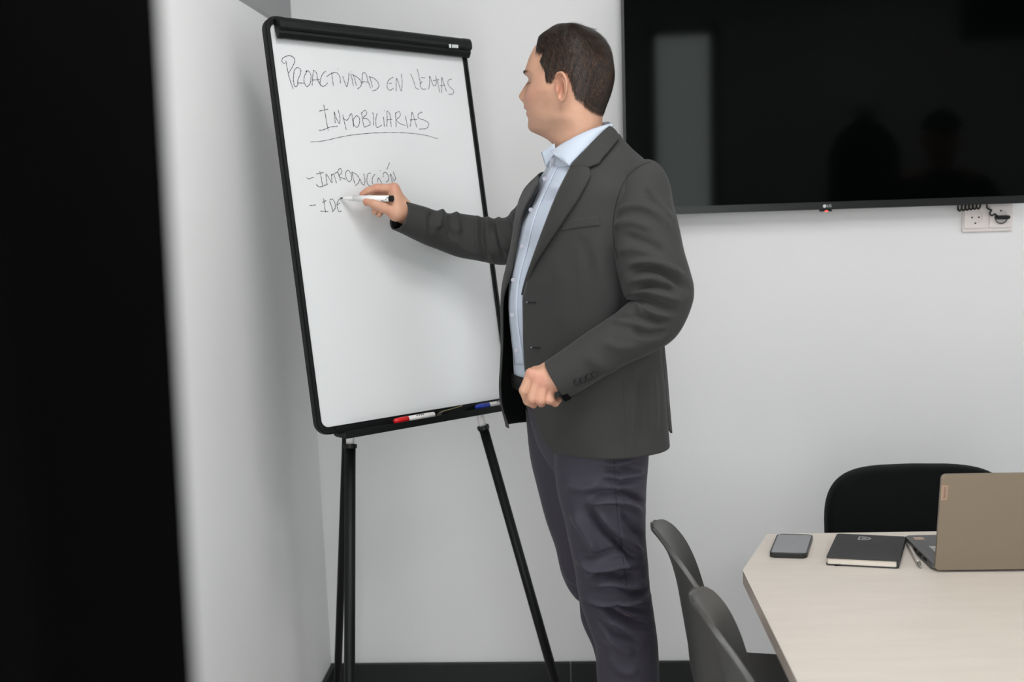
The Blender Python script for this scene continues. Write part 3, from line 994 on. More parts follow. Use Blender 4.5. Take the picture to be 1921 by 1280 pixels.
def skin_material():
    M = bpy.data.materials.new('skin')
    M.use_nodes = True
    nt = M.node_tree
    b = nt.nodes['Principled BSDF']
    b.inputs['Roughness'].default_value = 0.5
    b.inputs['Specular IOR Level'].default_value = 0.4
    b.inputs['Subsurface Weight'].default_value = 0.0
    b.inputs['Subsurface Radius'].default_value = (0.012, 0.005, 0.003)
    b.inputs['Subsurface Scale'].default_value = 0.5
    at = nt.nodes.new('ShaderNodeVertexColor')
    at.layer_name = 'tone'
    tc = nt.nodes.new('ShaderNodeTexCoord')
    n = nt.nodes.new('ShaderNodeTexNoise')
    n.inputs['Scale'].default_value = 90
    n.inputs['Detail'].default_value = 5
    nt.links.new(tc.outputs['Object'], n.inputs['Vector'])
    r = nt.nodes.new('ShaderNodeMapRange')
    r.inputs[3].default_value = 0.92
    r.inputs[4].default_value = 1.08
    nt.links.new(n.outputs['Fac'], r.inputs[0])
    mx = nt.nodes.new('ShaderNodeVectorMath')
    mx.operation = 'SCALE'
    nt.links.new(at.outputs['Color'], mx.inputs[0])
    nt.links.new(r.outputs[0], mx.inputs['Scale'])
    nt.links.new(mx.outputs[0], b.inputs['Base Color'])
    n2 = nt.nodes.new('ShaderNodeTexNoise')
    n2.inputs['Scale'].default_value = 420
    nt.links.new(tc.outputs['Object'], n2.inputs['Vector'])
    bp = nt.nodes.new('ShaderNodeBump')
    bp.inputs['Strength'].default_value = 0.12
    bp.inputs['Distance'].default_value = 0.0008
    nt.links.new(n2.outputs['Fac'], bp.inputs['Height'])
    nt.links.new(bp.outputs['Normal'], b.inputs['Normal'])
    return M


def cloth_material(name, rgb, weave=2600, sheen=0.15, rough=0.85, var=0.07, spec=0.25):
    M = bpy.data.materials.new(name)
    M.use_nodes = True
    nt = M.node_tree
    b = nt.nodes['Principled BSDF']
    b.inputs['Roughness'].default_value = rough
    b.inputs['Specular IOR Level'].default_value = spec
    b.inputs['Sheen Weight'].default_value = sheen
    b.inputs['Sheen Roughness'].default_value = 0.4
    tc = nt.nodes.new('ShaderNodeTexCoord')
    c = lin(rgb)
    n = nt.nodes.new('ShaderNodeTexNoise')
    n.inputs['Scale'].default_value = 700
    n.inputs['Detail'].default_value = 3
    nt.links.new(tc.outputs['Object'], n.inputs['Vector'])
    r = nt.nodes.new('ShaderNodeValToRGB')
    r.color_ramp.elements[0].position = 0.35
    r.color_ramp.elements[1].position = 0.65
    r.color_ramp.elements[0].color = (*[v * (1 - var) for v in c], 1)
    r.color_ramp.elements[1].color = (*[v * (1 + var) for v in c], 1)
    nt.links.new(n.outputs['Fac'], r.inputs['Fac'])
    nt.links.new(r.outputs['Color'], b.inputs['Base Color'])
    w = nt.nodes.new('ShaderNodeTexNoise')
    w.inputs['Scale'].default_value = weave * 0.35
    nt.links.new(tc.outputs['Object'], w.inputs['Vector'])
    bp = nt.nodes.new('ShaderNodeBump')
    bp.inputs['Strength'].default_value = 0.18
    bp.inputs['Distance'].default_value = 0.0006
    nt.links.new(w.outputs['Fac'], bp.inputs['Height'])
    nt.links.new(bp.outputs['Normal'], b.inputs['Normal'])
    return M


M_skin = skin_material()
M_jacket = cloth_material('grey_wool_jacket', (53, 53, 52), sheen=0.06)
M_lining = cloth_material('black_jacket_lining', (14, 15, 16), sheen=0.0, rough=0.6)
M_shirt = cloth_material('pale_blue_shirt', (184, 193, 206), weave=3200, sheen=0.05, var=0.02)
M_trouser = cloth_material('slate_trousers', (55, 52, 62), weave=2800, sheen=0.06, rough=0.7, spec=0.35)
M_belt = mat('black_leather_belt', (8, 8, 9), 0.6, 0.25)
M_button = mat('dark_horn_button', (11, 11, 12), 0.5, 0.3)
M_pearl = mat('pearl_button', (150, 148, 160), 0.3, 0.5)
M_shoe = mat('black_leather_shoe', (16, 14, 13), 0.35, 0.5)
M_strap = mat('black_watch_strap', (5, 5, 6), 0.8, 0.1)
M_markerwhite = mat('marker_barrel', (228, 228, 226), 0.35, 0.5)

root = empty('person', (0.10, -0.76, 0))
tag(root, 'man in a grey blazer and slate trousers writing on the flip chart', 'person')


def vnormals(V, closed_u):
    """normals of a grid V[n,m,3] (rows along, columns around)"""
    du = (np.roll(V, -1, 1) - np.roll(V, 1, 1)) if closed_u else np.gradient(V, axis=1)
    dv = np.gradient(V, axis=0)
    N = np.cross(du, dv)
    return N / (np.linalg.norm(N, axis=-1, keepdims=True) + 1e-12)


def grid_mesh(V, closed_u=True, caps=(False, False)):
    n, mcols = V.shape[:2]
    F = []
    lim = mcols if closed_u else mcols - 1
    for i in range(n - 1):
        for j in range(lim):
            k = (j + 1) % mcols
            F.append((i * mcols + j, i * mcols + k, (i + 1) * mcols + k, (i + 1) * mcols + j))
    if caps[0]:
        F.append(tuple(range(mcols))[::-1])
    if caps[1]:
        F.append(tuple((n - 1) * mcols + j for j in range(mcols)))
    return mesh_from(V.reshape(-1, 3), F)


def seg_dist(px, A, B):
    d = B - A
    t = np.clip(((px - A) @ d) / (d @ d), 0, 1)
    q = A + t[..., None] * d
    r = px - q
    side = d[0] * (px[..., 1] - A[1]) - d[1] * (px[..., 0] - A[0])
    return np.hypot(r[..., 0], r[..., 1]), t, np.sign(side)


def folds_disp(V, N, folds, calm=None):
    """cloth folds: each fold is (polyline seen in the photograph, width px, height m); the near side of the garment only"""
    P, _ = proj(V)
    toc = CAM - V
    toc /= np.linalg.norm(toc, axis=-1, keepdims=True)
    face = np.clip((N * toc).sum(-1) * 2.5 + 0.55, 0, 1)
    D = np.zeros(V.shape[:-1])
    for pts, w, amp in folds:
        pts = np.asarray(pts, float)
        C = catmull(np.c_[pts, np.zeros(len(pts))], 14)[:, :2] if len(pts) > 2 else catmull(pts, 4)
        L = np.concatenate([[0], np.cumsum(np.linalg.norm(np.diff(C, axis=0), axis=1))])
        best = np.full(D.shape, 1e9)
        tt = np.zeros(D.shape)
        for k in range(len(C) - 1):
            d, t, sd = seg_dist(P, C[k], C[k + 1])
            msk = d < best
            best = np.where(msk, d, best)
            tt = np.where(msk, (L[k] + t * (L[k + 1] - L[k])) / L[-1], tt)
        taper = np.clip(np.minimum(tt, 1 - tt) * 5 + 0.12, 0, 1)
        u = best / w
        D += amp * taper * (1.25 * np.exp(-u * u) - 0.25 * np.exp(-(u / 2.2) ** 2)) * face
    if calm is not None:                      # folds die out in the tight inner bend
        cxp, cyp, cr_ = calm
        D = D * (1 - np.exp(-((P[..., 0] - cxp) ** 2 + (P[..., 1] - cyp) ** 2) / cr_ ** 2))
    return V + N * D[..., None]


def tube(stations, nl, nr, closed_ends=False, power=2.0, ref=None):
    """garment tube; station = (px, py, Y, half width in px, half depth in m)"""
    S = np.array([list(U(a, b, c)) + [w * np.linalg.norm(U(a, b, c) - CAM) / FPX, dd] for a, b, c, w, dd in stations])
    C = catmull(S, nl)
    P = C[:, :3]
    T = np.gradient(P, axis=0)
    T /= np.linalg.norm(T, axis=1)[:, None]
    view = P - CAM
    view /= np.linalg.norm(view, axis=1)[:, None]
    E1 = np.cross(T, view)
    E1 /= np.linalg.norm(E1, axis=1)[:, None]
    E2 = np.cross(E1, T)
    E2 *= np.sign((E2 * -view).sum(1))[:, None]
    a = np.linspace(0, 2 * np.pi, nr, endpoint=False)
    ca = np.sign(np.cos(a)) * np.abs(np.cos(a)) ** (2 / power)
    sa = np.sign(np.sin(a)) * np.abs(np.sin(a)) ** (2 / power)
    V = P[:, None] + C[:, 3, None, None] * ca[None, :, None] * E1[:, None] + C[:, 4, None, None] * sa[None, :, None] * E2[:, None]
    N = vnormals(V, True)
    c = V.mean(1, keepdims=True)
    if ((V - c) * N).sum() < 0:
        V = V[:, ::-1]
        N = vnormals(V, True)
    return V, N


def smooth_noise(V, scale, amp, seed):
    """broad soft undulation of cloth, from a few random plane waves"""
    rg = np.random.RandomState(seed)
    out = np.zeros(V.shape[:-1])
    for k in range(7):
        d = rg.normal(size=3)
        d /= np.linalg.norm(d)
        out += np.sin((V @ d) * scale * rg.uniform(0.6, 1.6) + rg.uniform(0, 6.28))
    return out * amp / 7


# ---- torso surfaces: half depths (front, back), half width, centre x
def torso(levels, power=2.35):
    A = np.array(levels)

    def S(th, z):
        af, ab, b, cx, cy = [hermite(A[:, 0], A[:, k], z) for k in range(1, 6)]
        c_, s_ = np.cos(th), np.sin(th)
        x = np.sign(c_) * np.abs(c_) ** (2 / power) * np.where(c_ > 0, af, ab)
        fr_ = hermite([.86, 1.38, 1.45, 1.52, 1.56, 1.595, 1.63, 1.67], [1, 1, .96, .84, .70, .72, .9, 1.0], z)
        y = np.sign(s_) * np.abs(s_) ** (2 / power) * b * np.where(s_ < 0, fr_, 1.0)      # the far shoulder drops
        base = np.stack([cx, cy, z], -1) if np.ndim(z) else np.array([cx, cy, z])
        return base + x[..., None] * FW + y[..., None] * LF
    return S


JK = [  # z, front, back, half width, cx, cy
    (0.86, .150, .126, .206, .052, PY), (0.95, .148, .125, .204, .052, PY), (1.05, .142, .122, .198, .050, PY), (1.17, .136, .120, .190, .048, PY),
    (1.27, .138, .130, .192, .046, PY), (1.38, .145, .136, .202, .044, PY), (1.46, .142, .140, .205, .042, PY), (1.52, .122, .140, .198, .040, PY),
    (1.560, .104, .124, .150, .041, PY), (1.595, .086, .094, .098, .043, PY), (1.63, .068, .070, .068, .045, PY), (1.67, .064, .064, .064, .046, PY)]
SJ = torso(JK)
SH = [(z_, a - .009, b - .018, w - .014, cx, cy) for z_, a, b, w, cx, cy in JK[:8]] + [
    (1.560, .088, .108, .134, .041, PY), (1.595, .070, .074, .084, .043, PY), (1.63, .057, .057, .057, .045, PY), (1.67, .055, .055, .055, .046, PY)]
SS = torso(SH)

# jacket: rows of constant height, from the near front edge round the back to the far front edge
near_edge = np.array([(1128, 250), (1104, 282), (1073, 316), (1051, 359), (1023, 427), (1001, 487), (987, 527), (979, 559), (979, 600), (980, 640), (984, 690), (991, 740), (1002, 785), (1016, 822), (1040, 856), (1060, 880)], float)
far_edge = np.array([(1045, 280), (1023, 318), (1014, 343), (1003, 362), (980, 396), (968, 459), (957, 515), (947, 545), (942, 565), (940.5, 600), (939.5, 640), (938.5, 690), (937.5, 740), (941, 780), (949, 806), (957, 830)], float)
NZ, NT = 150, 230
zrow = np.linspace(0.966, 1.622, NZ)
far_flare = hermite([0.86, 0.98, 1.12, 1.22, 1.40, 1.50, 1.62], [.066, .068, .048, .030, .022, .014, .0], zrow)


def jacket_pt(th, z, i):
    """jacket surface with the far front panel hanging open, away from the shirt"""
    p = SJ(th, np.full_like(th, z))
    w_ = np.exp(-(((np.degrees(th) + 28 + 180) % 360 - 180) / 34.0) ** 2)
    d = FW * math.cos(math.radians(-28)) + LF * math.sin(math.radians(-28))
    p = p + (w_ * far_flare[i])[:, None] * d
    return p


sil = np.array([(1050, 290), (1022, 312), (998, 332), (980, 358), (971, 376), (966, 400), (960, 450), (950, 500), (941, 535), (939, 590), (938, 640), (937, 690), (936, 740), (940, 780), (948, 806), (956, 830)], float)
thN, thF = np.zeros(NZ), np.zeros(NZ)
for i, z_ in enumerate(zrow):
    # open the far panel until its outline stands where it does in profile
    lo_, hi_ = -0.05, 0.11
    th = np.radians(np.linspace(15, -80, 160))
    for _ in range(16):
        far_flare[i] = (lo_ + hi_) / 2
        P, _d = proj(jacket_pt(th, z_, i))
        k = np.argmin(P[:, 0])
        if P[k, 0] > np.interp(P[k, 1], sil[:, 1], sil[:, 0]):
            lo_ = far_flare[i]
        else:
            hi_ = far_flare[i]
far_flare = np.convolve(np.pad(far_flare, 6, 'edge'), np.ones(13) / 13, 'valid')
for i, z_ in enumerate(zrow):
    th = np.radians(np.linspace(-20, 130, 400))
    P, _d = proj(jacket_pt(th, z_, i))
    xe = np.interp(P[:, 1], near_edge[:, 1], near_edge[:, 0])
    ok = np.where(P[:, 0] >= xe)[0]
    ok = ok[ok > 0]
    thN[i] = th[ok[0]] if len(ok) else np.nan
    th = np.radians(np.linspace(15, -80, 400))
    P, _d = proj(jacket_pt(th, z_, i))
    xe = np.interp(P[:, 1], far_edge[:, 1], far_edge[:, 0])
    k = np.argmin(P[:, 0])
    ok = np.where(P[:k + 1, 0] >= np.minimum(xe[:k + 1], P[k, 0] + 22))[0]
    thF[i] = th[ok[-1]] if len(ok) else th[k]
good = ~np.isnan(thN)
thN = np.interp(zrow, zrow[good], thN[good])
ker = np.ones(5) / 5
thN = np.convolve(np.pad(thN, 2, 'edge'), ker, 'valid')
thF = np.convolve(np.pad(thF, 4, 'edge'), np.ones(9) / 9, 'valid')
thF = np.where(zrow > 1.525, thF - np.radians(95) * np.clip((zrow - 1.525) / .045, 0, 1) ** 1.3, thF)
VJ = np.zeros((NZ, NT, 3))
for i in range(NZ):
    VJ[i] = jacket_pt(np.linspace(thN[i], 2 * np.pi + thF[i], NT), zrow[i], i)
colw = np.clip((np.arange(NT) / NT - 0.78) / 0.2, 0, 1)[None, :]
VJ[..., 2] += 0.024 * colw * np.clip(1 - (VJ[..., 2] - zrow[0]) / 0.35, 0, 1)      # the open far panel rides up
NJ = vnormals(VJ, False)
VJ += NJ * (smooth_noise(VJ, 28, 0.0035, 3))[..., None]
jacket_folds = [
    ([(1150, 455), (1165, 520), (1172, 580), (1150, 640)], 16, -0.010),
    ([(1120, 440), (1130, 520), (1138, 590)], 16, 0.004),
    ([(1085, 440), (1100, 480), (1108, 530)], 12, -0.003),
    ([(1040, 470), (1050, 540), (1046, 620)], 18, 0.004),
    ([(1200, 700), (1207, 760), (1204, 830)], 10, -0.007),
    ([(1180, 690), (1186, 760), (1182, 845)], 12, 0.005),
    ([(1222, 690), (1226, 760), (1224, 820)], 9, 0.006),
    ([(1090, 760), (1096, 800), (1094, 850)], 20, 0.004),
    ([(1030, 700), (1035, 760), (1045, 830)], 16, -0.004),
    ([(1120, 740), (1150, 790), (1158, 850)], 20, -0.004),
]
VJ = folds_disp(VJ, NJ, jacket_folds)
jm = grid_mesh(VJ, False)
jk = obj('jacket', jm, None, root, True, mats=[M_jacket, M_lining])
md = jk.modifiers.new('cloth thickness', 'SOLIDIFY')
md.thickness = 0.004
md.offset = -1
md.material_offset = 1
jbvh = BVHTree.FromPolygons([tuple(v) for v in VJ.reshape(-1, 3)], [tuple(p.vertices) for p in jm.polygons])

# closed version of the jacket surface, for details that reach over its edges
TH = np.linspace(0, 2 * np.pi, 180, endpoint=False)
ZZ = np.linspace(0.9, 1.66, 150)
VC = np.array([SJ(TH, np.full_like(TH, q)) for q in ZZ])
cm_faces = [(i * 180 + j, i * 180 + (j + 1) % 180, (i + 1) * 180 + (j + 1) % 180, (i + 1) * 180 + j) for i in range(149) for j in range(180)]
cbvh = BVHTree.FromPolygons([tuple(v) for v in VC.reshape(-1, 3)], cm_faces)
VS = np.array([SS(TH, np.full_like(TH, q)) for q in ZZ])
sbvh = BVHTree.FromPolygons([tuple(v) for v in VS.reshape(-1, 3)], cm_faces)


def cast(px, py, tree, off=0.0):
    h = tree.ray_cast(Vector(CAM), Vector(nrm(ray(px, py))))
    if h[0] is None:
        return None
    n = np.array(h[1])
    d = nrm(ray(px, py))
    if n @ d > 0:
        n = -n
    return np.array(h[0]) + n * off


def patch(name, left, right, tree, off, material, parent, n=40, k=10, thick=0.003, roll=0.0, edge_off=None, fallback=None, soft=2):
    """cloth patch between two outlines of the photograph, laid over a garment surface"""
    A = catmull(np.c_[np.array(left, float), np.zeros(len(left))], n)[:, :2]
    B = catmull(np.c_[np.array(right, float), np.zeros(len(right))], n)[:, :2]
    V = np.zeros((n, k, 3))
    last = None
    for i in range(n):
        for j in range(k):
            t = j / (k - 1)
            q = A[i] * (1 - t) + B[i] * t
            o_ = off + roll * math.sin(math.pi * min(1, t * 1.0)) if edge_off is None else edge_off(i / (n - 1), t)
            h = cast(q[0], q[1], tree, o_)
            if h is None and fallback is not None:
                h = cast(q[0], q[1], fallback, o_)
            if h is None:
                h = last if last is not None else U(q[0], q[1], PY - .1)
            V[i, j] = h
            last = h
    # even out the depth of the patch so that it reads as one folded piece
    for _ in range(soft):
        W = V.copy()
        W[1:-1] = (V[:-2] + 2 * V[1:-1] + V[2:]) / 4
        V = W
    me = grid_mesh(V, False)
    o = obj(name, me, material, parent, True)
    md_ = o.modifiers.new('cloth thickness', 'SOLIDIFY')
    md_.thickness = thick
    md_.offset = 0
    return o


# near lapel and collar
lap_in = [(1073, 316), (1051, 359), (1023, 427), (1001, 487), (987, 527), (980, 553)]
lap_out = [(1106, 319), (1109.2, 329), (1110, 331.5), (1108.5, 335), (1089, 371), (1061, 413), (1039, 446), (1007, 496), (984, 553)]
patch('lapel', lap_in, lap_out, cbvh, 0.006, M_jacket, jk, 80, 12, 0.003, soft=0, edge_off=lambda s, t: (0.0015 + 0.004 * math.sqrt(max(0, 1 - s))) * (1 + 0.9 * math.sin(math.pi * t)))
col_in = [(1073, 317), (1092, 295), (1118, 263), (1139, 239)]
col_out = [(1106.5, 318.5), (1115, 315.2), (1122, 312.4), (1124.6, 310.6), (1126.5, 307.5), (1142, 287), (1158, 264)]
patch('jacket_collar', col_in, col_out, cbvh, 0.007, M_jacket, jk, 70, 10, 0.003, soft=0, edge_off=lambda s, t: 0.007 + 0.004 * math.sin(math.pi * t))
# breast pocket welt, button holes
patch('breast_pocket', [(1057, 418), (1090, 409), (1125, 404)], [(1051, 434), (1090, 428), (1125, 424)], jbvh, 0.0003, M_jacket, jk, 20, 6, 0.0014)
for (x, y) in ((990, 567), (998, 652)):
    q = cast(x, y, jbvh, 0.0015)
    q2 = cast(x + 16, y + 1, jbvh, 0.0015)
    if q is not None and q2 is not None:
        obj('buttonhole', tube_mesh([q, (q + q2) / 2, q2], 0.0012, 6), M_button, jk)
        obj('thread_end', tube_mesh([q + np.array([-.0012, 0, 0]), q + np.array([.0012, -.001, 0])], 0.0014, 8), M_pearl, jk)


def seam(name, pts, tree, material, parent, r=0.0011, off=0.0004):
    C = catmull(np.c_[np.array(pts, float), np.zeros(len(pts))], 30)[:, :2]
    Q_ = [cast(x, y, tree, off) for x, y in C]
    Q_ = [q for q in Q_ if q is not None]
    if len(Q_) > 3:
        return obj(name, tube_mesh(Q_, r, 6), material, parent)


M_seam = mat('jacket_seam_thread', (58, 58, 57), 0.9, 0.1)
seam('dart_seam', [(1082, 440), (1084, 520), (1086, 600)], jbvh, M_seam, jk, 0.0006, 0.0)
seam('side_seam', [(1168, 712), (1172, 780), (1174, 852)], jbvh, M_seam, jk, 0.0006, 0.0)
# vent flap at the back hem
fl = np.array([[U(1233, 655, -0.845), U(1238, 650, -0.825), U(1243, 645, -0.805)],
               [U(1240, 710, -0.840), U(1245, 705, -0.815), U(1249, 705, -0.795)],
               [U(1246, 760, -0.838), U(1250, 758, -0.812), U(1253, 757, -0.790)],
               [U(1249, 800, -0.838), U(1253, 806, -0.812), U(1258, 813, -0.788)]])
o = obj('vent_flap', grid_mesh(fl, False), M_jacket, jk, True)
md = o.modifiers.new('cloth thickness', 'SOLIDIFY')
md.thickness = 0.004

# ---- shirt
shirt_sil = np.array([(1044, 278), (1019, 305), (1014, 322), (1009, 343), (991, 372), (975, 400), (966, 459), (957, 515), (953, 553), (955, 600), (958, 640), (964, 690), (966, 720)], float)
_SS0 = SS
_zg = np.linspace(1.06, 1.60, 60)
_fl = np.zeros(60)


def _push(th, amt):
    w_ = np.exp(-(((np.degrees(th) + 28 + 180) % 360 - 180) / 34.0) ** 2)
    d = FW * math.cos(math.radians(-28)) + LF * math.sin(math.radians(-28))
    return (w_ * amt)[..., None] * d


for i, z_ in enumerate(_zg):
    lo_, hi_ = -0.06, 0.06
    th = np.radians(np.linspace(20, -85, 120))
    for _ in range(14):
        mid = (lo_ + hi_) / 2
        P, _d = proj(_SS0(th, np.full_like(th, z_)) + _push(th, np.full_like(th, mid)))
        k = np.argmin(P[:, 0])
        if P[k, 0] > np.interp(P[k, 1], shirt_sil[:, 1], shirt_sil[:, 0]):
            lo_ = mid
        else:
            hi_ = mid
    _fl[i] = mid
_fl = np.convolve(np.pad(_fl, 4, 'edge'), np.ones(9) / 9, 'valid')


def SS(th, z_):
    th = np.asarray(th, float)
    z_ = np.asarray(z_, float)
    fade = np.clip((z_ - 1.02) / .05, 0, 1) * np.clip((1.62 - z_) / .05, 0, 1)
    return _SS0(th, z_) + _push(th, np.interp(z_, _zg, _fl) * fade)


VS = np.array([SS(TH, np.full_like(TH, q)) for q in ZZ])
sbvh = BVHTree.FromPolygons([tuple(v) for v in VS.reshape(-1, 3)], cm_faces)
zs = np.linspace(1.085, 1.64, 90)
ths = np.linspace(0, 2 * np.pi, 140, endpoint=False)
V2 = np.array([SS(ths, 1.085 + (1.602 - .022 * np.cos(ths) - 1.085) * (q - 1.085) / (1.64 - 1.085)) for q in zs])
N2 = vnormals(V2, True)
c = V2.mean(1, keepdims=True)
if ((V2 - c) * N2).sum() < 0:
    V2 = V2[:, ::-1]
    N2 = vnormals(V2, True)
V2 += N2 * smooth_noise(V2, 40, 0.003, 9)[..., None]
V2 = folds_disp(V2, N2, [([(1075, 345), (1050, 352), (1030, 356)], 8, 0.004), ([(1062, 375), (1040, 372), (1018, 385)], 8, -0.003),
                         ([(985, 480), (975, 530), (968, 600)], 8, 0.003), ([(1000, 440), (985, 500), (975, 560)], 9, -0.003),
                         ([(965, 640), (975, 665), (985, 672)], 7, 0.003)])
shirt = obj('shirt', grid_mesh(V2, True), M_shirt, root, True)
s2bvh = BVHTree.FromPolygons([tuple(v) for v in V2.reshape(-1, 3)], [tuple(p.vertices) for p in shirt.data.polygons])
patch('placket', [(1036, 312), (1018, 345), (992, 400), (975, 465), (959, 530), (957, 595), (963, 655), (967, 684)],
      [(1048, 312), (1032, 345), (1008, 400), (991, 465), (975, 530), (972, 595), (980, 655), (984, 684)], s2bvh, 0.0015, M_shirt, shirt, 60, 6, 0.0015)
for (x, y) in ((1040, 302), (1026, 337), (1000, 396), (984, 462), (967, 526), (965, 590), (973, 656)):
    q = cast(x, y, s2bvh, 0.0055)
    if q is not None:
        n_ = nrm(CAM - q)
        bm = bmesh.new()
        b_tube(bm, [q - n_ * 0.001, q + n_ * 0.0012], 0.0046, 16)
        obj('shirt_button', bm_mesh(bm), M_pearl, shirt)
# shirt collar: near leaf, far leaf, stand
patch('collar_leaf', [(1137, 234), (1108, 247), (1075, 266), (1052, 281), (1043, 288)], [(1141, 242), (1118, 266), (1090, 297), (1075.5, 314), (1073, 317.5), (1070, 315), (1060, 306)], sbvh, 0.010, M_shirt, shirt, 70, 12, 0.0025, soft=0,
      edge_off=lambda s, t: 0.008 + 0.006 * math.sin(math.pi * t) + .003 * s)
cf = [(1041, 270), (1030, 277), (1016, 286)]
ct = [(1043, 289), (1033, 300), (1025, 313)]
V = np.zeros((8, 8, 3))
A_ = catmull(np.c_[np.array(cf, float), np.zeros(3)], 8)[:, :2]
B_ = catmull(np.c_[np.array(ct, float), np.zeros(3)], 8)[:, :2]
for i in range(8):
    for j in range(8):
        t = j / 7
        q = A_[i] * (1 - t) + B_[i] * t
        V[i, j] = U(q[0], q[1], PY - 0.035 + 0.020 * (i / 7) - 0.012 * t)
o = obj('collar_leaf', grid_mesh(V, False), M_shirt, shirt, True)
md = o.modifiers.new('cloth thickness', 'SOLIDIFY')
md.thickness = 0.0025
VB = np.zeros((4, 60, 3))
for j, th in enumerate(np.radians(np.linspace(3, 357, 60))):
    for i, (zz, of) in enumerate(((1.585, .002), (1.600, .004), (1.614, .004), (1.622, .003))):
        zz = zz - .030 * math.cos(th)
        p = SS(np.array([th]), np.array([zz]))[0]
        c = np.array([.040, PY, zz])
        VB[i, j] = p + nrm((p - c) * np.array([1, 1, 0])) * of
o = obj('collar_stand', grid_mesh(VB, False), M_shirt, shirt, True)
md = o.modifiers.new('cloth thickness', 'SOLIDIFY')
md.thickness = 0.0025

# ---- sleeves
near_st = [(1216, 317, -.840, 8, .016), (1213, 328, -.855, 25, .038), (1210, 345, -.874, 44, .056), (1208, 385, -.890, 54, .066), (1210, 430, -.905, 61, .070), (1219, 480, -.918, 64, .071), (1230, 525, -.930, 64, .070),
           (1236, 560, -.940, 62, .068), (1226, 594, -.948, 56, .064), (1196, 618, -.955, 50, .060), (1160, 640, -.960, 46, .056), (1120, 665, -.962, 43, .052), (1082, 690, -.962, 41, .047), (1042, 713, -.960, 39, .043)]
VN, NN = tube(near_st, 190, 120, power=2.1)
VN += NN * smooth_noise(VN, 40, 0.004, 5)[..., None]
near_folds = [
    # shoulder and upper arm
    ([(1158, 398), (1190, 386), (1218, 392), (1240, 408), (1258, 432)], 8, 0.007),
    ([(1215, 345), (1225, 365), (1243, 392), (1262, 412)], 7, 0.006),
    ([(1150, 425), (1178, 416), (1200, 420), (1225, 432)], 8, 0.005),
    ([(1165, 440), (1195, 450), (1225, 462), (1250, 478)], 9, -0.005),
    ([(1160, 470), (1195, 468), (1225, 478)], 9, 0.004),
    # deep folds above the elbow
    ([(1180, 508), (1215, 504), (1250, 514), (1280, 534), (1294, 548)], 7, -0.011),
    ([(1176, 498), (1215, 492), (1252, 500), (1285, 522)], 7, 0.006),
    ([(1180, 530), (1208, 524), (1235, 522)], 6, 0.008),
    ([(1196, 541), (1222, 536), (1250, 540), (1265, 548)], 5, -0.009),
    ([(1182, 552), (1210, 548), (1245, 556), (1280, 566)], 6, 0.008),
    ([(1176, 566), (1206, 562), (1240, 574), (1275, 585)], 5, -0.008),
    ([(1162, 580), (1192, 574), (1228, 588), (1262, 595)], 6, 0.007),
    ([(1152, 595), (1186, 592), (1225, 602), (1255, 608)], 5, -0.007),
    ([(1188, 556), (1196, 572), (1204, 590)], 5, 0.005),
    ([(1145, 602), (1180, 606), (1215, 614)], 6, 0.006),
    ([(1185, 622), (1215, 628), (1250, 624)], 7, -0.006),
    # forearm
    ([(1130, 640), (1160, 652), (1200, 650)], 9, 0.003), ([(1100, 665), (1130, 690), (1160, 695)], 12, 0.003)]
VN = folds_disp(VN, NN, [(a_, b_, c_ * 1.3) for a_, b_, c_ in near_folds], (1172, 568, 30))
sl1 = obj('sleeve', grid_mesh(VN, True, (True, False)), M_jacket, jk, True)
md = sl1.modifiers.new('cloth thickness', 'SOLIDIFY')
md.thickness = 0.0035
md.offset = -1
nbvh = BVHTree.FromPolygons([tuple(v) for v in VN.reshape(-1, 3)], [tuple(p.vertices) for p in sl1.data.polygons])
for (x, y) in ((1082, 716), (1093, 712), (1104, 706), (1115, 701)):
    q = cast(x, y, nbvh, 0.002)
    if q is not None:
        n_ = nrm(CAM - q + np.array([0, 0, -.6]))
        bm = bmesh.new()
        b_tube(bm, [q - n_ * 0.002, q + n_ * 0.001, q + n_ * 0.0025], [0.0064, 0.0066, 0.005], 16)
        obj('cuff_button', bm_mesh(bm), M_button, sl1)
M_seamdark = mat('armhole_dark_seam', (36, 36, 36), 0.9, 0.1)  # seam line darker than the jacket cloth
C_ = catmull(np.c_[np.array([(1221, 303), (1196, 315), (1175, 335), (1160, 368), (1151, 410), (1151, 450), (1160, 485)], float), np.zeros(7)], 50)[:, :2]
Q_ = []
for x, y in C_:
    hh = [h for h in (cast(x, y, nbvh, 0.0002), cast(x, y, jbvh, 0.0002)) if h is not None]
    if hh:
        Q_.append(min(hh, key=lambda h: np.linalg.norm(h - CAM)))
obj('armhole_seam', tube_mesh(Q_, 0.0007, 6), M_seamdark, sl1)

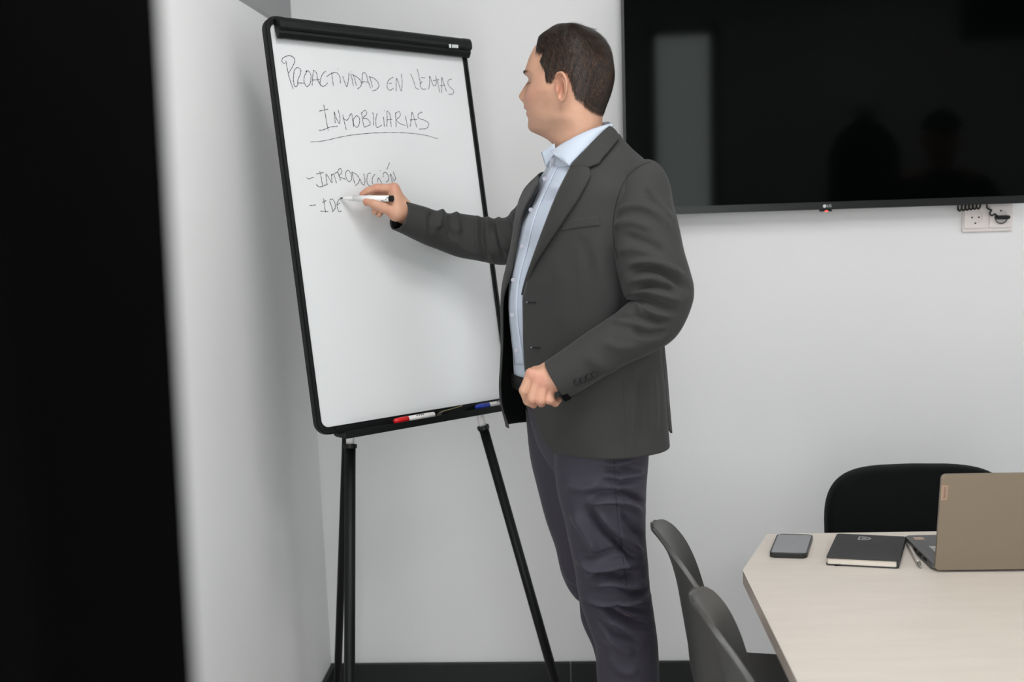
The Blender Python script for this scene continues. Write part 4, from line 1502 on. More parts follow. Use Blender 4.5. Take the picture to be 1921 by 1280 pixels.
far_st = [(1040, 375, -.60, 50, .060), (1022, 402, -.575, 52, .062), (1000, 432, -.545, 52, .064), (972, 448, -.51, 47, .062), (945, 454, -.485, 43, .060), (905, 449, -.470, 42, .057), (865, 442, -.475, 40, .053), (828, 433, -.500, 36, .048), (790, 420, -.540, 32, .042), (749, 404, -.580, 29.5, .037)]
VF, NF = tube(far_st, 150, 100, power=2.1)
VF += NF * smooth_noise(VF, 45, 0.003, 6)[..., None]
far_folds = [
    ([(812, 394), (808, 415), (806, 440)], 6, -0.006), ([(830, 392), (826, 410), (818, 430)], 7, 0.008), ([(843, 396), (840, 420), (846, 445)], 4, -0.008),
    ([(856, 396), (856, 415), (862, 440)], 7, 0.007), ([(884, 405), (880, 430), (890, 470)], 7, 0.003), ([(897, 402), (893, 430), (900, 480)], 5, 0.005), ([(905, 402), (903, 440), (912, 490)], 4, -0.006),
    ([(915, 402), (915, 440), (925, 492)], 5, 0.006), ([(925, 405), (930, 440), (945, 490)], 4, -0.007), ([(935, 402), (940, 440), (955, 480)], 6, 0.007),
    ([(948, 400), (958, 430), (972, 460)], 6, -0.005), ([(962, 392), (972, 420), (985, 450)], 8, 0.006), ([(790, 400), (800, 425), (796, 455)], 9, 0.003), ([(850, 445), (870, 465), (900, 478)], 9, 0.004)]
VF = folds_disp(VF, NF, [(a_, b_, c_ * 1.2) for a_, b_, c_ in far_folds])
sl2 = obj('sleeve', grid_mesh(VF, True, (True, False)), M_jacket, jk, True)
md = sl2.modifiers.new('cloth thickness', 'SOLIDIFY')
md.thickness = 0.0035
md.offset = -1

# ---- trousers
leg1 = [(1128, 770, -.80, 92, .10), (1128, 850, -.805, 88, .098), (1128, 900, -.805, 84, .094), (1134, 960, -.80, 76, .088), (1138, 1010, -.795, 71, .084), (1145, 1060, -.790, 67, .080), (1151, 1105, -.785, 65, .077), (1161, 1150, -.780, 62, .073),
        (1173, 1200, -.772, 55, .068), (1178, 1260, -.765, 54, .065), (1182, 1330, -.757, 53, .063), (1188, 1420, -.750, 54, .064), (1194, 1500, -.745, 57, .068), (1198, 1545, -.745, 60, .072)]
V1, N1 = tube(leg1, 230, 130, power=2.15)
V1 += N1 * smooth_noise(V1, 35, 0.004, 11)[..., None]
leg_folds = [
    ([(1130, 868), (1150, 872), (1190, 862)], 7, 0.004), ([(1135, 885), (1160, 880), (1195, 874)], 6, -0.006), ([(1148, 896), (1180, 892), (1208, 886)], 6, 0.006), ([(1130, 902), (1165, 905), (1205, 900)], 6, -0.005),
    ([(1060, 905), (1090, 915), (1130, 905)], 12, 0.005),
    ([(1110, 930), (1150, 926), (1185, 932), (1206, 948)], 7, -0.008), ([(1100, 945), (1140, 938), (1180, 944), (1204, 962)], 7, 0.007),
    ([(1100, 950), (1125, 985), (1160, 1018), (1195, 1052)], 9, -0.009), ([(1120, 955), (1150, 990), (1185, 1020), (1205, 1040)], 9, 0.007),
    ([(1165, 965), (1185, 990), (1205, 1010)], 7, -0.005), ([(1075, 960), (1100, 1000), (1120, 1040)], 12, 0.006),
    ([(1080, 1035), (1110, 1045), (1150, 1035), (1185, 1030)], 7, -0.006), ([(1082, 1048), (1115, 1066), (1160, 1060), (1200, 1052)], 9, 0.008),
    ([(1100, 1082), (1130, 1074), (1170, 1082), (1205, 1070)], 7, -0.008), ([(1110, 1095), (1145, 1092), (1185, 1098), (1212, 1092)], 8, 0.008),
    ([(1095, 1128), (1130, 1140), (1170, 1160), (1218, 1170)], 6, -0.011), ([(1092, 1118), (1130, 1128), (1180, 1128), (1218, 1118)], 7, 0.009),
    ([(1150, 1128), (1180, 1142), (1218, 1146)], 5, -0.006), ([(1130, 1155), (1165, 1172), (1205, 1190), (1225, 1192)], 7, 0.008), ([(1120, 1165), (1160, 1190), (1200, 1202)], 6, -0.006),
    ([(1160, 1105), (1190, 1112), (1216, 1108)], 5, -0.005), ([(1130, 1190), (1165, 1215), (1190, 1230)], 10, 0.004), ([(1140, 1230), (1170, 1260), (1200, 1262)], 12, 0.003),
    ([(1165, 860), (1160, 920), (1166, 1000), (1176, 1080)], 4, 0.002)]
V1 = folds_disp(V1, N1, [(a_, b_ * .78, c_ * 2.3) for a_, b_, c_ in leg_folds])
leg2 = [(1085, 770, -.66, 98, .110), (1080, 850, -.655, 86, .104), (1083, 900, -.65, 76, .094), (1092, 950, -.648, 70, .086), (1106, 1000, -.645, 68, .082), (1128, 1078, -.640, 64, .076), (1140, 1105, -.638, 56, .070), (1150, 1150, -.636, 57, .068),
        (1162, 1200, -.634, 51, .064), (1172, 1260, -.632, 48, .060), (1182, 1330, -.63, 47, .058), (1196, 1420, -.628, 48, .060), (1206, 1490, -.625, 51, .064), (1210, 1530, -.625, 54, .068)]
V3, N3 = tube(leg2, 200, 100, power=2.1)
V3 += N3 * smooth_noise(V3, 35, 0.004, 12)[..., None]
V3 = folds_disp(V3, N3, [([(1060, 1075), (1080, 1090), (1100, 1092)], 6, 0.007), ([(1076, 1104), (1095, 1110), (1110, 1112)], 5, -0.006), ([(1080, 1118), (1100, 1124)], 5, 0.005)])
zp = np.linspace(0.86, 1.105, 30)
pel = np.array([SS(ths, np.full_like(ths, q)) for q in zp])
cpel = np.array([.050, PY, 0])
wz = hermite([0.86, 0.93, 1.0, 1.105], [0.45, 0.72, .86, .93], zp)
pel = cpel * np.array([1, 1, 0]) + (pel - cpel) * np.stack([wz, wz, np.ones_like(wz)], -1)[:, None, :]
parts = [V1, V3, pel]
allv, allf = [], []
for Vp in parts:
    b0 = sum(len(a) for a in allv)
    n_, m_ = Vp.shape[:2]
    allv.append(Vp.reshape(-1, 3))
    for i in range(n_ - 1):
        for j in range(m_):
            k = (j + 1) % m_
            allf.append((b0 + i * m_ + j, b0 + i * m_ + k, b0 + (i + 1) * m_ + k, b0 + (i + 1) * m_ + j))
tr = obj('trousers', mesh_from(np.concatenate(allv), allf), M_trouser, root, True)
t1bvh = BVHTree.FromPolygons([tuple(v) for v in V1.reshape(-1, 3)], [tuple(f) for f in [(i * 130 + j, i * 130 + (j + 1) % 130, (i + 1) * 130 + (j + 1) % 130, (i + 1) * 130 + j) for i in range(229) for j in range(130)]])
M_seam2 = mat('trouser_seam_thread', (50, 47, 56), 0.9, 0.1)
seam('side_seam', [(1152, 862), (1155, 920), (1160, 980), (1168, 1040), (1175, 1100)], t1bvh, M_seam2, tr, 0.0007, 0.0)
# belt
zb_ = np.array([1.078, 1.080, 1.108, 1.110])
gb_ = [0.004, 0.0075, 0.0075, 0.004]
bel = np.array([SS(ths, np.full_like(ths, q)) for q in zb_])
for i in range(4):
    cc = np.array([.050, PY, zb_[i]])
    d_ = bel[i] - cc
    bel[i] = cc + d_ * ((1 + gb_[i] / np.linalg.norm(d_, axis=1)) * (0.93 + 0.07 * np.clip(np.cos(ths) * 1.6, 0, 1)))[:, None]
belt = obj('belt', grid_mesh(bel, True), M_belt, root, True)
q = SS(np.array([0.0]), np.array([1.094]))[0] + FW * 0.009
obj('buckle', ring_mesh(rrect(.042, .034, .004, 3, -.021, -.017), rrect(.032, .024, .003, 3, -.016, -.012), q, LF, UPV, FW, 0, 0.004), M_steel, belt)
# shoes
for (px_, py_, yy) in ((1198, 1545, -.745), (1210, 1530, -.625)):
    a_ = U(px_, py_, yy)
    a_[2] = 0
    bm = bmesh.new()
    rings = []
    for s_, w_, h_ in ((-.085, .020, .055), (-.075, .034, .075), (-.03, .038, .085), (.03, .040, .075), (.09, .046, .058), (.14, .046, .046), (.175, .036, .036), (.195, .016, .024)):
        c0 = a_ + FW * s_
        rings.append([bm.verts.new(tuple(c0 + LF * (w_ * math.cos(t)) + UPV * (0.0008 + max(0.0, h_ * (0.5 + 0.5 * math.sin(t)))))) for t in np.linspace(0, 2 * np.pi, 18, endpoint=False)])
    for r0, r1 in zip(rings[:-1], rings[1:]):
        for k in range(18):
            bm.faces.new((r0[k], r0[(k + 1) % 18], r1[(k + 1) % 18], r1[k]))
    bm.faces.new(rings[0])
    bm.faces.new(rings[-1][::-1])
    obj('shoe', bm_mesh(bm), M_shoe, root, True)

# ------------------------------------------------------------------ body: head, neck, hands and what the clothes cover
def surface_nets(F, lo, h):
    """closed surface of a sampled distance field (naive surface nets)"""
    S = F < 0
    nx, ny, nz = F.shape
    acc = np.zeros((nx - 1, ny - 1, nz - 1, 3))
    cnt = np.zeros((nx - 1, ny - 1, nz - 1))
    idx = [(0, 0, 0), (1, 0, 0), (0, 1, 0), (1, 1, 0), (0, 0, 1), (1, 0, 1), (0, 1, 1), (1, 1, 1)]
    sl = lambda a: tuple(slice(a[k], a[k] + F.shape[k] - 1) for k in range(3))
    for a in range(8):
        for ax in range(3):
            if idx[a][ax] == 0:
                b = list(idx[a])
                b[ax] = 1
                fa_, fb_ = F[sl(idx[a])], F[sl(b)]
                cross = (fa_ < 0) != (fb_ < 0)
                t = np.where(cross, fa_ / np.where(cross, fa_ - fb_, 1), 0)
                p = np.array(idx[a], float)
                for k in range(3):
                    acc[..., k] += np.where(cross, p[k] + (t if k == ax else 0), 0)
                cnt += cross
    act = cnt > 0
    ids = -np.ones(act.shape, int)
    ids[act] = np.arange(act.sum())
    g = np.argwhere(act)
    V = lo + (g + acc[act] / cnt[act][:, None]) * h
    Fc = []
    for ax in range(3):
        b1, b2 = (ax + 1) % 3, (ax + 2) % 3
        s0 = [slice(1, -1)] * 3
        s0[ax] = slice(0, -1)
        s1 = [slice(1, -1)] * 3
        s1[ax] = slice(1, None)
        A_, B_ = S[tuple(s0)], S[tuple(s1)]
        for flip, mk in ((False, A_ & ~B_), (True, ~A_ & B_)):
            e = np.argwhere(mk)
            if not len(e):
                continue
            e = e + 1
            e[:, ax] -= 1

            def cell(d1, d2):
                q = e.copy()
                q[:, b1] -= d1
                q[:, b2] -= d2
                return ids[q[:, 0], q[:, 1], q[:, 2]]
            quad = np.stack([cell(1, 1), cell(0, 1), cell(0, 0), cell(1, 0)], 1)
            Fc.append(quad[:, ::-1] if flip else quad)
    return V, np.concatenate(Fc)


def smin(a, b, k):
    h = np.clip(0.5 + 0.5 * (b - a) / k, 0, 1)
    return b * (1 - h) + a * h - k * h * (1 - h)


def cone_sdf(P, a, b, ra, rb):
    ab = b - a
    t = np.clip(((P - a) @ ab) / (ab @ ab), 0, 1)
    return np.linalg.norm(P - a - t[..., None] * ab, axis=-1) - (ra + (rb - ra) * t)


def hand_mesh(palm, fingers, h=0.0016):
    pts = np.array([p for (a, b, ra, rb) in palm for p in (a, b)] + [p for f in fingers for p, r in f])
    lo, hi = pts.min(0) - 0.03, pts.max(0) + 0.03
    n = np.ceil((hi - lo) / h).astype(int)
    G = np.stack(np.meshgrid(*[lo[k] + h * np.arange(n[k]) for k in range(3)], indexing='ij'), -1)
    D = None
    for a, b, ra, rb in palm:
        d = cone_sdf(G, a, b, ra, rb)
        D = d if D is None else smin(D, d, 0.010)
    for f in fingers:
        fd = None
        for (p, r), (q, s) in zip(f[:-1], f[1:]):
            d = cone_sdf(G, p, q, r, s)
            fd = d if fd is None else smin(fd, d, 0.0025)
        D = smin(D, fd, 0.0024)
    return surface_nets(D, lo, h)


HL = lambda x, y, Y: U(960 + x / 9.145, 660 + y / 9.145, Y)       # near hand, from the enlarged photograph
HR = lambda x, y, Y: U(620 + x / 9.145, 320 + y / 9.145, Y)       # far hand
# near (left) hand, loosely closed, back of the hand to the room
yh = -0.965
W0 = HL(1150, 330, yh + .005)
Wc = HL(740, 440, yh)
k1, k2, k3, k4 = HL(335, 385, yh - .006), HL(440, 480, yh - .012), HL(545, 560, yh - .012), HL(650, 625, yh - .006)
palm = [(W0, Wc, .030, .027), (Wc, k1, .021, .0125), (Wc, k2, .020, .0125), (Wc, k3, .020, .0120), (Wc, k4, .019, .0110),
        (HL(700, 330, yh + .008), HL(400, 350, yh + .018), .016, .012)]
fing = [[(k1, .0112), (HL(215, 665, yh - .010), .0102), (HL(275, 845, yh + .002), .0090), (HL(375, 915, yh + .012), .0070)],
        [(k2, .0112), (HL(355, 800, yh - .022), .0104), (HL(370, 860, yh + .002), .0084), (HL(430, 800, yh + .020), .0075)],
        [(k3, .0108), (HL(500, 825, yh - .022), .0102), (HL(510, 880, yh + .000), .0082), (HL(560, 800, yh + .020), .0072)],
        [(k4, .0100), (HL(645, 820, yh - .016), .0096), (HL(745, 880, yh + .002), .0076), (HL(800, 835, yh + .012), .0066)],
        [(HL(600, 300, yh + .014), .0145), (HL(400, 420, yh + .028), .0125), (HL(300, 600, yh + .034), .0105), (HL(330, 760, yh + .030), .0085)]]
handL = hand_mesh(palm, fing)
# far (right) hand, pen grip
tipw = onboard(638, 372, 0.002)
ym = tipw[1] - 0.010                              # depth of the pen near the fingers
W0 = HR(1500, 900, ym + .036)
Wc = HR(1225, 690, ym + .016)
k1, k2, k3, k4 = HR(1085, 315, ym + .012), HR(1110, 400, ym + .030), HR(1105, 490, ym + .044), HR(1090, 580, ym + .054)
cmc = HR(1130, 720, ym - .008)
palm = [(W0, Wc, .021, .026), (Wc, k1, .024, .0125), (Wc, k2, .022, .0125), (Wc, k3, .021, .012), (Wc, k4, .020, .011), (Wc, cmc, .022, .019), (cmc, HR(1090, 460, ym - .002), .017, .012), (k1, cmc, .012, .016)]
fing = [[(k1, .0115), (HR(790, 300, ym + .006), .0098), (HR(640, 350, ym + .004), .0084), (HR(545, 405, ym + .004), .0068)],
        [(k2, .0112), (HR(830, 400, ym + .036), .0095), (HR(690, 480, ym + .030), .0084), (HR(620, 560, ym + .014), .0072)],
        [(k3, .0108), (HR(880, 560, ym + .046), .0092), (HR(770, 650, ym + .034), .0082), (HR(760, 715, ym + .018), .0070)],
        [(k4, .0100), (HR(930, 640, ym + .052), .0085), (HR(850, 720, ym + .040), .0075), (HR(830, 760, ym + .026), .0066)],
        [(cmc, .0170), (HR(920, 640, ym - .020), .0128), (HR(740, 575, ym - .020), .0104), (HR(610, 530, ym - .014), .0078)]]
handR = hand_mesh(palm, fing)

# marker in his hand
ma, mb = tipw, HR(1075, 482, ym - .030)
md_ = nrm(mb - ma)
Lm = np.linalg.norm(mb - ma)
mk = empty('whiteboard_marker', tuple(ma))
tag(mk, 'uncapped white marker pen held in the man\'s writing hand', 'marker pen')
mr = 0.0071
obj('nib', tube_mesh([ma, ma + md_ * .004, ma + md_ * .009], [.0012, .0022, .0024], 12), M_ink, mk, True)
obj('neck', tube_mesh([ma + md_ * .008, ma + md_ * .016, ma + md_ * .034, ma + md_ * .036], [.0030, .0042, .0058, mr], 18), M_markerwhite, mk, True)
mb_ = obj('barrel', tube_mesh([ma + md_ * .036, ma + md_ * (Lm - .009)], mr, 20), M_markerwhite, mk, True)
obj('end_plug', tube_mesh([ma + md_ * (Lm - .009), ma + md_ * (Lm - .001), mb], [mr * 1.03, mr * 1.03, mr * .8], 20), M_blackplastic, mk)
tv_ = nrm(CAM - (ma + mb) / 2)
s_ = nrm(np.cross(md_, tv_))
s_ = s_ if s_[2] > 0 else -s_
for k, (a0, b0, a1, b1) in enumerate(((-.020, -.003, -.014, .003), (-.016, .003, -.012, .001), (-.030, -.0045, -.026, -.0045))):
    c0 = ma + md_ * (Lm - 0.0) + tv_ * (mr + .0002)
    obj('printed_mark', tube_mesh([c0 + md_ * a0 + s_ * b0, c0 + md_ * a1 + s_ * b1], 0.0008, 6), M_ink, mb_)

# ---- head
AH = math.radians(21)
FH = np.array([-math.cos(AH), math.sin(AH), 0.0])
LH_ = np.array([-FH[1], FH[0], 0.0])
HC = U(1072, 150, PY) * np.array([1, 1, 0])


def on_plane(px, py, y):
    """head-local (forward, up) of a pixel on the vertical plane at lateral offset y"""
    d = ray(px, py)
    t = ((HC + LH_ * y - CAM) @ LH_) / (d @ LH_)
    p = CAM + d * t - HC
    return p @ FH, p[2]


front = [(1084, 58.5), (1062, 62), (1040, 67), (1022, 77), (1010, 89), (1003, 102), (998.5, 113), (994.5, 125), (991, 134), (990.5, 139), (994, 146), (991, 152), (984.5, 161), (978.5, 171), (973.8, 179), (973.8, 183), (977, 187), (985, 189.5), (986.5, 194), (984, 201), (985, 205), (990.5, 208), (988.5, 212), (988.5, 216), (992.5, 222), (993, 228), (991.5, 234), (992.5, 241), (997, 247), (1004, 250.5), (1017, 256), (1036, 268), (1043, 280), (1043, 300), (1040, 340)]
face0 = [(1084, 58.5), (1062, 62), (1040, 67), (1022, 77), (1010, 89), (1003, 102), (998.5, 113), (994.5, 125), (991.5, 134), (991.5, 139), (994.5, 146), (995, 152), (994.5, 161), (993, 171), (991, 179), (990, 183), (989, 187), (988, 189.5), (988, 194), (988.8, 201), (989.5, 205), (990, 208), (990.6, 212), (991.2, 216), (992, 222), (992.4, 228), (992.6, 234), (993.6, 241), (997, 247), (1004, 250.5), (1017, 256), (1036, 268), (1043, 280), (1043, 300), (1040, 340)]
back = [(1084, 58.5), (1104, 64), (1122, 76), (1136, 94), (1144, 115), (1147, 138), (1144, 160), (1138, 180), (1131, 198), (1127, 214), (1126, 232), (1128, 250), (1132, 275), (1136, 310), (1140, 340)]
fr = np.array([on_plane(x, y, 0) for x, y in front])[::-1]
f0 = np.array([on_plane(x, y, 0) for x, y in face0])[::-1]
bk = np.array([on_plane(x, y, 0) for x, y in back])[::-1]
zt_, zb0 = fr[-1][1], fr[0][1]
fix = lambda A_: (np.maximum.accumulate(A_[:, 1]) + np.arange(len(A_)) * 1e-5, A_[:, 0])
NHZ, NHT = 230, 260
zz = zb0 + (zt_ - zb0) * (1 - (1 - np.linspace(0, 1, NHZ)) ** 1.25)
xf = hermite(*fix(f0), zz)
xn = (hermite(*fix(fr), zz) - xf) * (zz < on_plane(1000, 134, 0)[1])
xb = hermite(*fix(bk), zz)
Zp = lambda py: on_plane(1040, py, 0.0)[1]
wv = hermite([Zp(340), Zp(300), Zp(270), Zp(252), Zp(240), Zp(222), Zp(205), Zp(185), Zp(165), Zp(145), Zp(120), Zp(100), Zp(84), Zp(72), Zp(64), Zp(59)],
             [  .064, .056, .054, .0545, .0575, .0605, .063, .0665, .070, .0725, .0755, .0745, .068, .056, .038, .006], zz)
cxl = hermite([Zp(340), Zp(280), Zp(255), Zp(235), Zp(200), Zp(150), Zp(110), Zp(59)], [-.035, -.030, -.022, -.018, -.012, -.010, -.012, -.015], zz)
cxl = np.clip(cxl, xb + .012, xf - .012)
pw_f = hermite([Zp(340), Zp(262), Zp(245), Zp(225), Zp(200), Zp(160), Zp(130), Zp(100), Zp(59)], [2.0, 2.0, 1.85, 1.95, 2.15, 2.3, 2.45, 2.3, 2.0], zz)
tt = np.linspace(0, 1, NHT, endpoint=False)
th = 2 * np.pi * tt + 0.55 * np.sin(-2 * 2 * np.pi * tt) * 0.0
th = 2 * np.pi * (tt - 0.10 * np.sin(2 * np.pi * tt) / 1.0)      # more columns on the face
H = np.zeros((NHZ, NHT, 3))
ct, st = np.cos(th), np.sin(th)
for i in range(NHZ):
    pf = pw_f[i]
    xx = np.where(ct > 0, cxl[i] + (xf[i] - cxl[i]) * np.abs(ct) ** (2 / pf), cxl[i] - (cxl[i] - xb[i]) * np.abs(ct) ** (2 / 2.1))
    yy = np.sign(st) * wv[i] * np.abs(st) ** np.where(ct > 0, 2 / pf, 2 / 2.1)
    H[i, :, 0], H[i, :, 1], H[i, :, 2] = xx, yy, zz[i]
X_, Y_, Z_ = H[..., 0].copy(), H[..., 1].copy(), H[..., 2]
fr_w = np.clip(ct, 0, 1)[None, :] ** 0.5 * (ct > 0)[None, :]
g = lambda v, s: np.exp(-(v / s) ** 2)
zN = lambda py: Zp(py)
# nose: narrow bridge, wider wings
nw_ = hermite([zN(240), zN(232), zN(222), zN(208), zN(200), zN(194), zN(188), zN(182), zN(172), zN(158), zN(146), zN(136)], [.024, .022, .024, .024, .021, .0175, .0165, .0150, .0105, .0082, .0085, .014], np.clip(zz, zN(240), zN(136)))
H[..., 0] += xn[:, None] * np.exp(-np.abs(Y_ / nw_[:, None]) ** 2.2) * (ct > 0)[None, :]
for sgn in (-1, 1):
    H[..., 0] += 0.0075 * g(Y_ - sgn * .0135, .006) * g(Z_ - zN(184.5), .0065) * fr_w          # wings
    H[..., 0] -= 0.006 * g(Y_ - sgn * .0075, .0035) * g(Z_ - zN(189), .003) * fr_w           # nostrils
    H[..., 0] -= 0.0125 * g(Y_ - sgn * .033, .014) * g(Z_ - zN(150), .010) * fr_w            # eye sockets
    H[..., 0] += 0.0105 * g(Y_ - sgn * .032, .0105) * g(Z_ - zN(152), .0070) * fr_w          # closed lids over the eyeball
    H[..., 0] -= 0.0022 * g(Y_ - sgn * .033, .012) * g(Z_ - zN(155.5), .0016) * fr_w         # lid line
    H[..., 0] += 0.0045 * g(Y_ - sgn * .030, .018) * g(Z_ - zN(139), .006) * fr_w            # brow
    H[..., 0] += 0.0045 * g(Y_ - sgn * .047, .016) * g(Z_ - zN(178), .012) * fr_w            # cheekbone
    H[..., 1] += sgn * 0.0035 * g(X_ - .035, .022) * g(Z_ - zN(172), .014) * (np.sign(Y_) == sgn)
    H[..., 1] -= sgn * 0.004 * g(X_ - .040, .020) * g(Z_ - zN(208), .016) * (np.sign(Y_) == sgn)      # hollow of the cheek
    H[..., 1] += sgn * 0.005 * g(X_ - .008, .025) * g(Z_ - zN(226), .012) * (np.sign(Y_) == sgn)      # jaw angle
    H[..., 1] -= sgn * 0.003 * g(X_ - .052, .012) * g(Z_ - zN(135), .012) * (np.sign(Y_) == sgn)      # temple
    H[..., 0] -= 0.0025 * g(Y_ - sgn * .021, .004) * g(Z_ - zN(198), .010) * fr_w            # smile line
H[..., 0] -= 0.004 * g(Y_, .004) * g(Z_ - zN(195), .004) * fr_w * 0.4
# lips fall away towards the corners
H[..., 0] -= 0.0035 * (1 - g(Y_, .020)) * g(Z_ - zN(207), .009) * g(Y_, .026) * fr_w
# nape and throat
H[..., 1] *= 1.0
head_local = H


def hw3(A_):
    return HC + A_[..., 0:1] * FH + A_[..., 1:2] * LH_ + A_[..., 2:3] * UPV


HV = hw3(H)
HF = [(i * NHT + j, i * NHT + (j + 1) % NHT, (i + 1) * NHT + (j + 1) % NHT, (i + 1) * NHT + j) for i in range(NHZ - 1) for j in range(NHT)]
HF.append(tuple(range(NHT))[::-1])
HF.append(tuple((NHZ - 1) * NHT + j for j in range(NHT)))

# ---- ears: rim, hollow and lobe
ex, ez = on_plane(1055, 164, .076)


def ear(sgn):
    nr_, na = 22, 72
    out = np.array([(0.0, .031), (-.012, .028), (-.0185, .014), (-.0175, -.004), (-.012, -.018), (-.003, -.029), (.006, -.030), (.011, -.020), (.0115, -.006), (.012, .008), (.010, .022), (.005, .029)])
    oc = catmull(np.c_[np.vstack([out, out[:1]]), np.zeros(len(out) + 1)], na + 1)[:na, :2]
    V = []
    for side in (1, -1):
        G_ = np.zeros((nr_, na, 3))
        for i in range(nr_):
            r = i / (nr_ - 1)
            q = oc * r + np.array([.003, -.003]) * (1 - r)
            ang = np.arctan2(q[:, 1], q[:, 0])
            rear = np.clip((.010 - q[:, 0]) / .022, 0, 1)                # 1 at the rear rim
            lobe = np.clip((-q[:, 1] - .012) / .012, 0, 1)
            if side == 1:
                hgt = .0085 * np.exp(-((r - .90) / .10) ** 2) * (1 - .7 * lobe) + .0045 * np.exp(-((r - .60) / .12) ** 2) * rear * (1 - lobe) \
                    - .0105 * np.exp(-(r / .42) ** 2) - .005 * np.exp(-((r - .76) / .07) ** 2) * (1 - lobe) \
                    + .006 * np.exp(-((q[:, 0] - .0085) / .004) ** 2 - ((q[:, 1] + .004) / .006) ** 2) + .002 * lobe
            else:
                hgt = -.015 * (1 - r ** 4) - .002 + .002 * r ** 6
            base = .0125 + .012 * rear                                    # stands off the head towards the back
            G_[i, :, 0] = q[:, 0]
            G_[i, :, 1] = base + hgt
            G_[i, :, 2] = q[:, 1]
        V.append(G_)
    F_, P_ = [], np.concatenate([v.reshape(-1, 3) for v in V])
    for s_i, off in ((0, 0), (1, nr_ * na)):
        for i in range(nr_ - 1):
            for j in range(na):
                k = (j + 1) % na
                f = (off + i * na + j, off + i * na + k, off + (i + 1) * na + k, off + (i + 1) * na + j)
                F_.append(f if s_i == 0 else f[::-1])
    for j in range(na):
        k = (j + 1) % na
        F_.append(((nr_ - 1) * na + j, (nr_ - 1) * na + k, nr_ * na + (nr_ - 1) * na + k, nr_ * na + (nr_ - 1) * na + j))
    a = math.radians(-10)
    x, zq = P_[:, 0] * math.cos(a) - P_[:, 2] * math.sin(a), P_[:, 0] * math.sin(a) + P_[:, 2] * math.cos(a)
    L_ = np.stack([ex + x, sgn * (.0655 + P_[:, 1]), ez + zq], -1)
    if sgn < 0:
        F_ = [f[::-1] for f in F_]
    return hw3(L_), F_


# ---- hidden body under the clothes, as connected limbs
def limb(pts, n=18):
    bm = bmesh.new()
    b_tube(bm, catmull(np.array([p for p, r in pts]), 16), list(hermite(np.linspace(0, 1, len(pts)), [r for p, r in pts], np.linspace(0, 1, 16))), n)
    me = bm_mesh(bm)
    V = np.array([v.co[:] for v in me.vertices])
    F_ = [tuple(p.vertices) for p in me.polygons]
    bpy.data.meshes.remove(me)
    return V, F_


pieces = [(HV.reshape(-1, 3), HF), ear(1), ear(-1)]
neck_b = np.array([.040, PY, 1.57])
pieces.append(limb([(hw3(np.array([-.03, 0, Zp(270)])), .050), (neck_b, .056), (np.array([.045, PY, 1.45]), .105), (np.array([.048, PY, 1.25]), .10), (np.array([.05, PY, 1.08]), .105), (np.array([.052, PY, .93]), .11), (np.array([.055, PY, .87]), .06)], 24))
for st_, wr in ((near_st, HL(1000, 380, yh)), (far_st, HR(1450, 850, ym + .022))):
    ps = [(np.array([.045, PY, 1.38]), .05)] + [(U(a, b, c), min(.045, dd * (.40 if k_ == 0 else .44))) for k_, (a, b, c, w, dd) in enumerate(st_[3:-2])]
    ps.append((wr, .022))
    pieces.append(limb(ps))
for lg in (leg1, leg2):
    pieces.append(limb([(U(a, b, c), dd * .68) for a, b, c, w, dd in lg] + [(U(lg[-1][0], lg[-1][1], lg[-1][2]) * np.array([1, 1, 0]) + np.array([0, 0, .05]), .032)]))
bv_all, bf_all = [], []
for V, F_ in pieces:
    b0 = sum(len(v) for v in bv_all)
    bv_all.append(np.asarray(V))
    bf_all += [tuple(int(i) + b0 for i in f) for f in F_]
raw = mesh_from(np.concatenate(bv_all), bf_all)
tmp = bpy.data.objects.new('tmp', raw)
COL.objects.link(tmp)
bmt = bmesh.new()
bmt.from_mesh(raw)
bmesh.ops.recalc_face_normals(bmt, faces=bmt.faces)
bmt.to_mesh(raw)
bmt.free()
rm = tmp.modifiers.new('fuse', 'REMESH')
rm.mode = 'VOXEL'
rm.voxel_size = 0.0020
rm.use_smooth_shade = True
sm = tmp.modifiers.new('soften', 'SMOOTH')
sm.factor = 0.5
sm.iterations = 2
dg = bpy.context.evaluated_depsgraph_get()
body_me = bpy.data.meshes.new_from_object(tmp.evaluated_get(dg))
bpy.data.objects.remove(tmp)
bmj = bmesh.new()
bmj.from_mesh(body_me)
for hv_, hf_ in (handL, handR):
    hm_ = mesh_from(hv_, hf_)
    bh_ = bmesh.new()
    bh_.from_mesh(hm_)
    bmesh.ops.recalc_face_normals(bh_, faces=bh_.faces)
    bmesh.ops.smooth_vert(bh_, verts=bh_.verts, factor=0.5, use_axis_x=True, use_axis_y=True, use_axis_z=True)
    bh_.to_mesh(hm_)
    bh_.free()
    bmj.from_mesh(hm_)
    bpy.data.meshes.remove(hm_)
bmj.to_mesh(body_me)
bmj.free()
body = obj('body', body_me, M_skin, root, True)
# skin tone per vertex: lips, ears, nose and knuckles a little redder, beard shadow on the jaw
nv = len(body_me.vertices)
co = np.empty(nv * 3)
body_me.vertices.foreach_get('co', co)
co = co.reshape(-1, 3)
lc = co - HC
lx, ly, lz = lc @ FH, lc @ LH_, lc[:, 2]
tone = np.tile(np.array(lin((194, 149, 124))), (nv, 1))


def blend(w, rgb):
    global tone
    w = np.clip(w, 0, 1)[:, None]
    tone = tone * (1 - w) + np.array(lin(rgb)) * w


